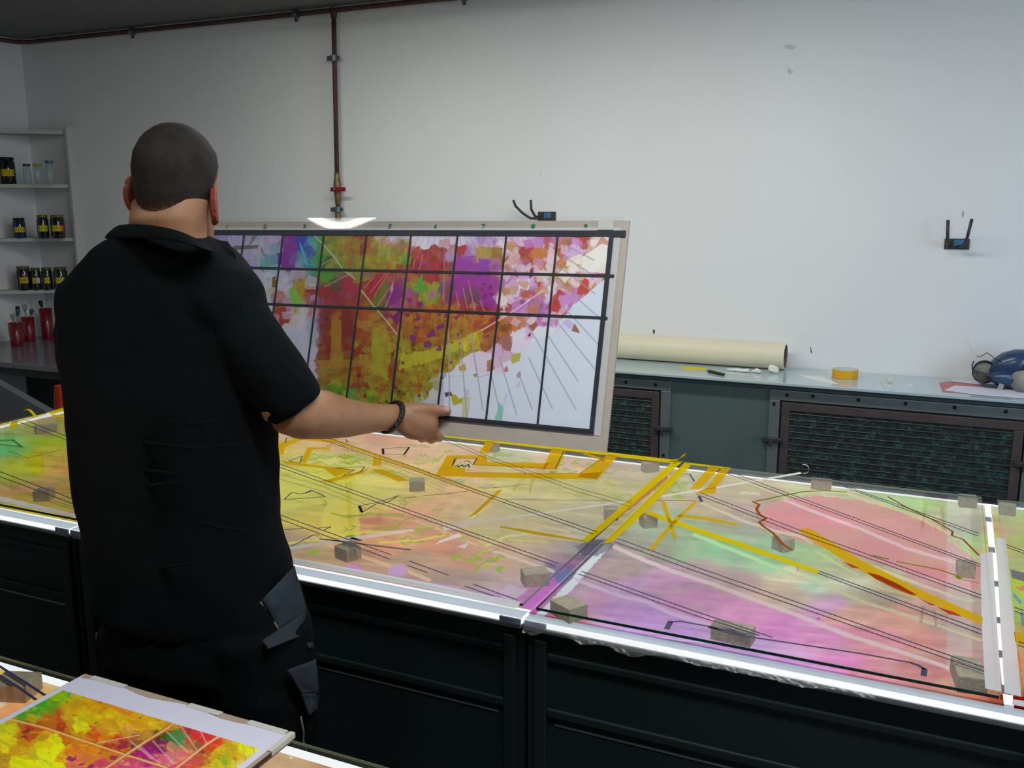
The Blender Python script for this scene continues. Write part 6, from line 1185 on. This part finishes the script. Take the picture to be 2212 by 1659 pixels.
# fingers: root, knuckle, middle joint, end joint, tip (bend under the edge and up behind the board)
chain(b, [(905, 918, 1.935), (925, 926, 1.945), (945, 940, 1.955), (950, 946, 1.985), (948, 938, 2.015), (945, 922, 2.022)], [.0125, .0120, .0108, .0100, .0090, .0078])
chain(b, [(895, 926, 1.935), (914, 936, 1.945), (930, 945, 1.962), (932, 950, 1.995), (928, 938, 2.030), (926, 918, 2.038)], [.0125, .0118, .0108, .0100, .0090, .0078])
chain(b, [(882, 928, 1.932), (898, 938, 1.945), (910, 944, 1.965), (911, 948, 2.000), (908, 936, 2.036), (906, 920, 2.042)], [.0120, .0110, .0100, .0094, .0086, .0074])
chain(b, [(868, 924, 1.925), (880, 934, 1.938), (888, 939, 1.960), (889, 942, 1.992), (888, 934, 2.028), (887, 922, 2.038)], [.0110, .0098, .0090, .0084, .0076, .0066])
# left arm, mostly hidden by the trunk
LS = P(185, 650, 1.72); LE = P(200, 850, 1.86)
LS = P(205, 670, 1.73); b.tube([P(235, 640, 1.71), LS, LS*.5+LE*.5, LE], [.045, .043, .040, .042], 18)
lw = np.array(bl(-.585, -.02, -.33)); LW = lw+np.array([-.012, -.10, .0])
b.tube([LE, LE*.6+LW*.4, LE*.25+LW*.75, LW], [.046, .043, .033, .026], 18); b.tube([LW, LW*.4+lw*.6, lw+np.array([-.012, -.004, 0])], [.026, .031, .024], 14)
def chw(pts, rad): b.tube([np.array(q) for q in pts], rad, 10); b.ball(pts[-1], rad[-1], 10, 6)
chw([lw+np.array([-.01, -.03, .02]), bl(-.600, -.022, -.30), bl(-.580, -.020, -.275), bl(-.565, -.017, -.262)], [.016, .0145, .0125, .0105])
for i, dz in enumerate((0.028, .008, -.012, -.031)):
    k = (1, 1.03, .98, .86)[i]
    chw([lw+np.array([-.018, -.01, dz*.8]), bl(-.622, -.010, -.335+dz), bl(-.632, .008, -.335+dz), bl(-.625, .022*k, -.335+dz), bl(-.604*1.0, .024, -.335+dz)], [.0115*k, .0105*k, .0100*k, .0092*k, .0078*k])
body = b.build('body', M_skin, man, True)
def remesh(o, vx, it=6, fac=.5):
    r = o.modifiers.new('Remesh', 'REMESH'); r.mode = 'VOXEL'; r.voxel_size = vx; r.use_smooth_shade = True
    s = o.modifiers.new('Smooth', 'SMOOTH'); s.factor = fac; s.iterations = it
remesh(body, .0042, 5)
# ears
def ear(side):
    e = MB(); c = headpt(side*.0655+(-.012 if side < 0 else -.002), -.004, .101+(.014 if side < 0 else -.006)); E = HR @ Matrix.Rotation(side*math.radians(28), 3, 'Z')
    e.ball(c+HX*side*.006, (.0050, .0175, .0315), 16, 10, E)
    rim = []
    for i in range(15):
        a = math.radians(-70+i*19.5); v = E @ Vector((side*.0068, -.0165*math.sin(a)*1.0-.001, .030*math.cos(a))); rim.append(c+HX*side*.005+np.array(v))
    e.tube(rim, [.0042]*13+[.0038, .003], 8); e.ball(c+HX*side*.004+np.array(E @ Vector((side*.004, .004, -.028))), (.006, .008, .009), 10, 6, E)
    o = e.build('ear', M_ear, man, True); remesh(o, .0016, 3)
ear(-1); ear(1)
for sx in (-1, 1): MB().ball(headpt(sx*.026, .066, .124), .0115, 14, 8).build('eye', mat('eye_white', (.7, .7, .68, 1), .2), man, True)
# hair: close-cropped cap, thinning out toward the nape
hm = bpy.data.materials.new('cropped_hair'); hm.use_nodes = True; nt = hm.node_tree; pb = nt.nodes['Principled BSDF']
pb.inputs['Roughness'].default_value = .75; pb.inputs['Specular IOR Level'].default_value = .3
at = nt.nodes.new('ShaderNodeAttribute'); at.attribute_name = 'Cover'
tc = nt.nodes.new('ShaderNodeTexCoord'); n1 = nt.nodes.new('ShaderNodeTexNoise'); n1.inputs['Scale'].default_value = 700; n1.inputs['Detail'].default_value = 2; nt.links.new(tc.outputs['Object'], n1.inputs[0])
n2 = nt.nodes.new('ShaderNodeTexNoise'); n2.inputs['Scale'].default_value = 26; n2.inputs['Detail'].default_value = 5; nt.links.new(tc.outputs['Object'], n2.inputs[0])
cr = nt.nodes.new('ShaderNodeValToRGB'); cr.color_ramp.elements[0].position = .35; cr.color_ramp.elements[0].color = L(22, 18, 14); cr.color_ramp.elements[1].position = .65; cr.color_ramp.elements[1].color = L(44, 38, 31)
nt.links.new(n2.outputs[0], cr.inputs[0]); nt.links.new(cr.outputs[0], pb.inputs['Base Color'])
ad = nt.nodes.new('ShaderNodeMath'); ad.operation = 'GREATER_THAN'; nt.links.new(at.outputs['Fac'], ad.inputs[0])
mr = nt.nodes.new('ShaderNodeMapRange'); mr.inputs[1].default_value = .3; mr.inputs[2].default_value = .7; nt.links.new(n1.outputs[0], mr.inputs[0]); nt.links.new(mr.outputs[0], ad.inputs[1])
nt.links.new(ad.outputs[0], pb.inputs['Alpha'])
bpn = nt.nodes.new('ShaderNodeBump'); bpn.inputs['Strength'].default_value = .35; bpn.inputs['Distance'].default_value = .004; nt.links.new(n1.outputs[0], bpn.inputs['Height']); nt.links.new(bpn.outputs[0], pb.inputs['Normal'])
h = MB(); rr_ = []; n = 64
zs = [.045, .060, .075, .09, .105, .12, .135, .15, .165, .18, .19, .20, .21, .218, .225, .231, .236, .2385]
def pint(z):
    for i in range(len(prof)-1):
        if prof[i][0] <= z <= prof[i+1][0]:
            f = (z-prof[i][0])/(prof[i+1][0]-prof[i][0]); return [prof[i][k]+(prof[i+1][k]-prof[i][k])*f for k in range(4)]
    return (z,)+prof[-1][1:]
cover = []
for z in zs:
    q = pint(min(z, .2365)); q = list(q); q[1] *= (.55 if z > .2366 else 1); q[2] *= (.55 if z > .2366 else 1); r = []
    for i in range(n):
        t_ = 2*math.pi*i/n; g = .0032
        r.append(headpt((q[1]*HW+g)*math.cos(t_), q[3]+(q[2]+g)*math.sin(t_), z+(.0015 if z > .2 else 0)))
        fy = math.sin(t_)              # +1 = face side
        lim = .078+.004*abs(math.cos(t_)) if fy < -.05 else .10+(fy+.05)*.115
        cover.append(max(0., min(1., (z-lim+.030)/.075)) if fy < -.05 else max(0., min(1., (z-lim)/.02)))
    rr_.append(r)
h.loft(rr_, False); h.v.append(V3(headpt(0, -.010, .2408))); cover.append(1.0)
last = (len(zs)-1)*n
for i in range(n): h.f.append((last+i, last+(i+1) % n, len(h.v)-1))
ho = h.build('hair', hm, man, True); ca = ho.data.attributes.new('Cover', 'FLOAT', 'POINT')
for i, c_ in enumerate(cover[:len(ho.data.vertices)]): ca.data[i].value = c_
# --- shirt
s = MB()
shirt = [(506, 256, 448, .066), (518, 232, 470, .080), (532, 210, 494, .090), (552, 186, 520, .098), (580, 158, 545, .106), (630, 134, 562, .116), (700, 124, 570, .126), (780, 130, 578, .130), (860, 144, 590, .134), (940, 150, 597, .136),
         (1000, 155, 601, .137), (1060, 165, 601, .137), (1120, 178, 604, .137), (1180, 189, 622, .138), (1230, 197, 634, .140), (1275, 207, 640, .141)]
rg = [ring(y, l, r_, YB, bb, 0, 2.35, 36) for y, l, r_, bb in shirt]
# hem dips at the back: lower the rear vertices of the last rings
def dip(r, a):
    C = np.mean(np.array(r), 0); out = []
    for p in r:
        v = (np.array(p)-C) @ AXY; u = (np.array(p)-C) @ AXX
        k = max(0, -v/.14)**.8 if v < 0 else 0
        out.append((p[0], p[1], p[2]-a*k))
    return out
rg[-1] = dip(rg[-1], .052); rg[-2] = dip(rg[-2], .028); rg[-3] = dip(rg[-3], .012)
s.loft(rg)
s.ball(P(208, 655, 1.77), (.068, .08, .070), 16, 10); s.ball(P(494, 648, 1.69), (.062, .08, .070), 16, 10)
# right sleeve, wide at the hem
s.tube([P(470, 615, 1.70), P(500, 660, 1.695), P(536, 722, 1.69), P(578, 790, 1.69), P(618, 845, 1.695), P(646, 884, 1.705)], [.050, .056, .060, .061, .059, .0565], 22)
s.tube([P(240, 620, 1.77), P(200, 660, 1.775), P(178, 720, 1.785), P(182, 790, 1.81), P(195, 830, 1.84)], [.055, .060, .054, .050, .048], 22)
random.seed(4)
so = s.build('polo_shirt', M_shirt, man, True); remesh(so, .007, 26)
tx = bpy.data.textures.new('folds', 'CLOUDS'); tx.noise_scale = .10; dm = so.modifiers.new('Folds', 'DISPLACE'); dm.texture = tx; dm.strength = .012; dm.mid_level = .5
# creases across the small of the back, sleeve hem, collar
def backpt(x, y, off=.0):
    for i in range(len(shirt)-1):
        if shirt[i][0] <= y <= shirt[i+1][0]: f = (y-shirt[i][0])/(shirt[i+1][0]-shirt[i][0]); l = shirt[i][1]+(shirt[i+1][1]-shirt[i][1])*f; r_ = shirt[i][2]+(shirt[i+1][2]-shirt[i][2])*f; bb = shirt[i][3]
    u = (x-(l+r_)/2)/((r_-l)/2); q = aty(x, y, YB-(bb+off)*max(0, 1-abs(u)**2.35)**.43-.03*u); return q
cr_ = MB()
for pts in ([(190, 965), (250, 1000), (310, 1015), (380, 1022)], [(240, 935), (330, 958), (430, 970), (540, 955)], [(270, 1040), (330, 1048), (420, 1035)], [(330, 905), (420, 918), (480, 905)], [(400, 1120), (480, 1140), (560, 1150)], [(260, 1200), (350, 1225), (440, 1215)]):
    cr_.tube([backpt(*q, .001) for q in pts], [.001]+[.0035]*(len(pts)-2)+[.001], 8)
cr_.build('shirt_creases', M_shirt, man, True)
co = MB()
def cpt(x, y, Y): return aty(x, y, Y)
outer = [(250, 486, 1.31), (254, 481, 1.265), (290, 479, 1.236), (340, 483, 1.226), (385, 493, 1.230), (425, 511, 1.250), (450, 524, 1.30)]
lower = [(214, 516, 1.32), (224, 515, 1.25), (272, 514, 1.208), (340, 516, 1.196), (400, 524, 1.200), (442, 540, 1.225), (470, 545, 1.29)]
inner = [(x+ (373-x)*.06, y+6, Y+.012) for x, y, Y in outer]
rings = [[cpt(*q) for q in (lo, ou, inn)] for lo, ou, inn in zip(lower, outer, inner)]
for i, r in enumerate(rings):   # give the folded collar thickness
    a, b_, c_ = r; rings[i] = [a, b_, c_, c_-np.array([0, 0, .018]), a+np.array([0, .012, -.002])]
co.loft(rings); cob = co.build('collar', M_shirt, man, True); cob.modifiers.new('Sub', 'SUBSURF').render_levels = 2
# right collar wing showing past the neck
cw_ = MB().loft([[P(446, 524, 1.72), P(452, 545, 1.70), P(446, 560, 1.70)], [P(470, 519, 1.72), P(478, 545, 1.70), P(470, 560, 1.70)], [P(492, 521, 1.72), P(500, 548, 1.70), P(490, 560, 1.70)], [P(506, 542, 1.715), P(510, 556, 1.70), P(505, 562, 1.70)]])
cwo = cw_.build('collar_wing', M_shirt, man, True); sb = cwo.modifiers.new('Solid', 'SOLIDIFY'); sb.thickness = .008
# --- trousers
tr = MB()
hips = [(1180, 200, 610), (1240, 214, 636), (1290, 222, 655), (1350, 228, 668), (1420, 236, 678)]
tr.loft([ring(y, l, r_, YB+.0, .128, 0, 2.4) for y, l, r_ in hips])
Lg = [None, None]
for side in (0, 1):
    pts = []; rad = []
    for y, cx_, w_ in (((1350, 340, 122), (1420, 340, 118), (1500, 342, 112), (1590, 345, 104), (1690, 348, 98)) if side == 0 else ((1350, 556, 113), (1420, 566, 114), (1480, 576, 112), (1540, 584, 104), (1600, 584, 98), (1690, 580, 92))):
        C = aty(cx_, y, YB); pts.append(C); rad.append(w_*depth(C)/FPX)
    k = pts[-1].copy(); k[2] = .48; pts.append(k); rad.append(.082); a_ = k.copy(); a_[2] = .12; a_[1] -= .03; pts.append(a_); rad.append(.078); e_ = a_.copy(); e_[2] = .05; pts.append(e_); rad.append(.082)
    tr.tube(pts, rad, 26); Lg[side] = e_
to = tr.build('trousers', M_trous, man, True); remesh(to, .009, 5)
tx2 = bpy.data.textures.new('trouser_folds', 'CLOUDS'); tx2.noise_scale = .07; dm = to.modifiers.new('Folds', 'DISPLACE'); dm.texture = tx2; dm.strength = .014; dm.mid_level = .5
for e_ in Lg:
    sh = MB(); sh.ball((e_[0], e_[1]+.055, .045), (.052, .145, .045), 18, 10); sh.box((e_[0]-.045, e_[1]-.08, 0), (e_[0]+.045, e_[1]+.185, .022))
    so_ = sh.build('work_shoe', mat('shoe_leather', (.02, .018, .017, 1), .5), man, True); remesh(so_, .008, 3)
# slate coloured panels, pockets and piping on the right hip
def hipsurf(x, y, off=.004):
    """point on the right flank of the trousers seen in picture column x"""
    tab = [(1180, 200, 610), (1240, 214, 636), (1290, 222, 655), (1350, 228, 668), (1420, 440, 680), (1480, 448, 688), (1540, 458, 688), (1600, 470, 682), (1700, 470, 672)]
    for i in range(len(tab)-1):
        if tab[i][0] <= y <= tab[i+1][0]:
            f = (y-tab[i][0])/(tab[i+1][0]-tab[i][0]); l = tab[i][1]+(tab[i+1][1]-tab[i][1])*f; r_ = tab[i][2]+(tab[i+1][2]-tab[i][2])*f
    u = max(-.97, min(.985, (x-(l+r_)/2)/((r_-l)/2))); C = aty((l+r_)/2, y, YB); d0 = depth(C)
    hb = .128 if y < 1400 else (r_-l)/2*d0/FPX
    return atd(x, y, d0-(hb*.97)*math.sqrt(max(0, 1-u*u))-off)
def patch(name, grid, m, th=.004, wrk=.0, parent=None, off=.004):
    off += .008
    rows = [[hipsurf(x, y, off+wrk*mnoise.noise(Vector((x*.05, y*.05, 2)))) for x, y in r] for r in grid]
    mb = MB(); nn = len(rows[0])
    for r in rows: mb.v += [V3(p) for p in r]
    for j in range(len(rows)-1):
        for i in range(nn-1): a = j*nn+i; mb.f.append((a, a+1, a+1+nn, a+nn))
    o = mb.build(name, m, parent or man, True); sd = o.modifiers.new('Solid', 'SOLIDIFY'); sd.thickness = th; sd.offset = 0; return o
def quadgrid(A_, B_, C_, D_, nu=10, nv=8):
    """A-B top edge, D-C bottom edge, bilinear in the picture"""
    out = []
    for j in range(nv+1):
        v = j/nv; r = []
        for i in range(nu+1):
            u = i/nu; r.append((((1-u)*A_[0]+u*B_[0])*(1-v)+((1-u)*D_[0]+u*C_[0])*v, ((1-u)*A_[1]+u*B_[1])*(1-v)+((1-u)*D_[1]+u*C_[1])*v))
        out.append(r)
    return out
patch('side_panel', quadgrid((566, 1296), (636, 1222), (664, 1330), (603, 1360)), M_slate, .003, .006)
patch('side_panel', quadgrid((640, 1330), (664, 1326), (677, 1400), (668, 1400)), M_slate, .003, .004)
pf = patch('pocket_flap', quadgrid((566, 1384), (660, 1322), (656, 1372), (580, 1401)), M_slate, .004, .008, None, .012)
patch('leg_pocket', quadgrid((621, 1448), (681, 1425), (688, 1500), (652, 1500)), M_slate, .004, .012, None, .010)
patch('leg_pocket', quadgrid((650, 1498), (688, 1498), (684, 1532), (668, 1546)), M_slate, .004, .010, None, .010)
MB().tube([hipsurf(*q, .008) for q in ((562, 1300), (575, 1318), (588, 1336), (603, 1362))], .0022, 8).build('piping', M_pip, man, True)
MB().tube([hipsurf(*q, .008) for q in ((650, 1548), (656, 1580), (655, 1600), (664, 1630), (668, 1655))], .0016, 8).build('piping', M_pip, man, True)
lp = aty(222, 1372, YB-.02); MB().box((lp[0]-.012, lp[1]-.01, lp[2]-.012), (lp[0]+.006, lp[1]+.01, lp[2]+.006), None).build('side_tab', M_pip, man, bevel=.003)
# --- bracelet watch on the right wrist
BX = P(846, 901, 1.902); dirv = P(872, 900, 1.92)-P(825, 902, 1.885); dirv /= np.linalg.norm(dirv)
e1 = np.cross(dirv, (0, 0, 1.0)); e1 /= np.linalg.norm(e1); e2 = np.cross(e1, dirv)
M_brac = mat('black_leather_bracelet', (.012, .011, .010, 1), .35, bump=.6, bscale=180); M_stud = mat('steel_stud', (.8, .8, .8, 1), .15, 1)
bb_ = MB(); R0 = .0290; rings = []
for i in range(36):
    a = 2*math.pi*i/36; u = e1*math.cos(a)+e2*math.sin(a); sl = dirv*(.014*math.sin(a))
    rings.append([BX+sl+u*(R0+q)+dirv*w_ for q, w_ in ((0, -.006), (.0042, -.005), (.0050, 0), (.0042, .005), (0, .006), (-.002, 0))])
rings.append(rings[0]); bb_.loft(rings, False); br = bb_.build('bracelet', M_brac, man, True)
for a in (2.75, 3.35, 3.05):
    u = e1*math.cos(a)+e2*math.sin(a)
    MB().ball(BX+dirv*(.014*math.sin(a))+u*(R0+.0052)+dirv*(-.004 if a != 3.05 else .003), .0022, 10, 6).build('stud', M_stud, br, True)
# thumb nail
tn = P(963, 885.5, 1.9265); MB().ball(tn, (.0075, .0028, .0062), 12, 8, Matrix.Rotation(.3, 3, 'Z')).build('thumb_nail', mat('nail', L(215, 170, 160), .25, coat=.6), man, True)
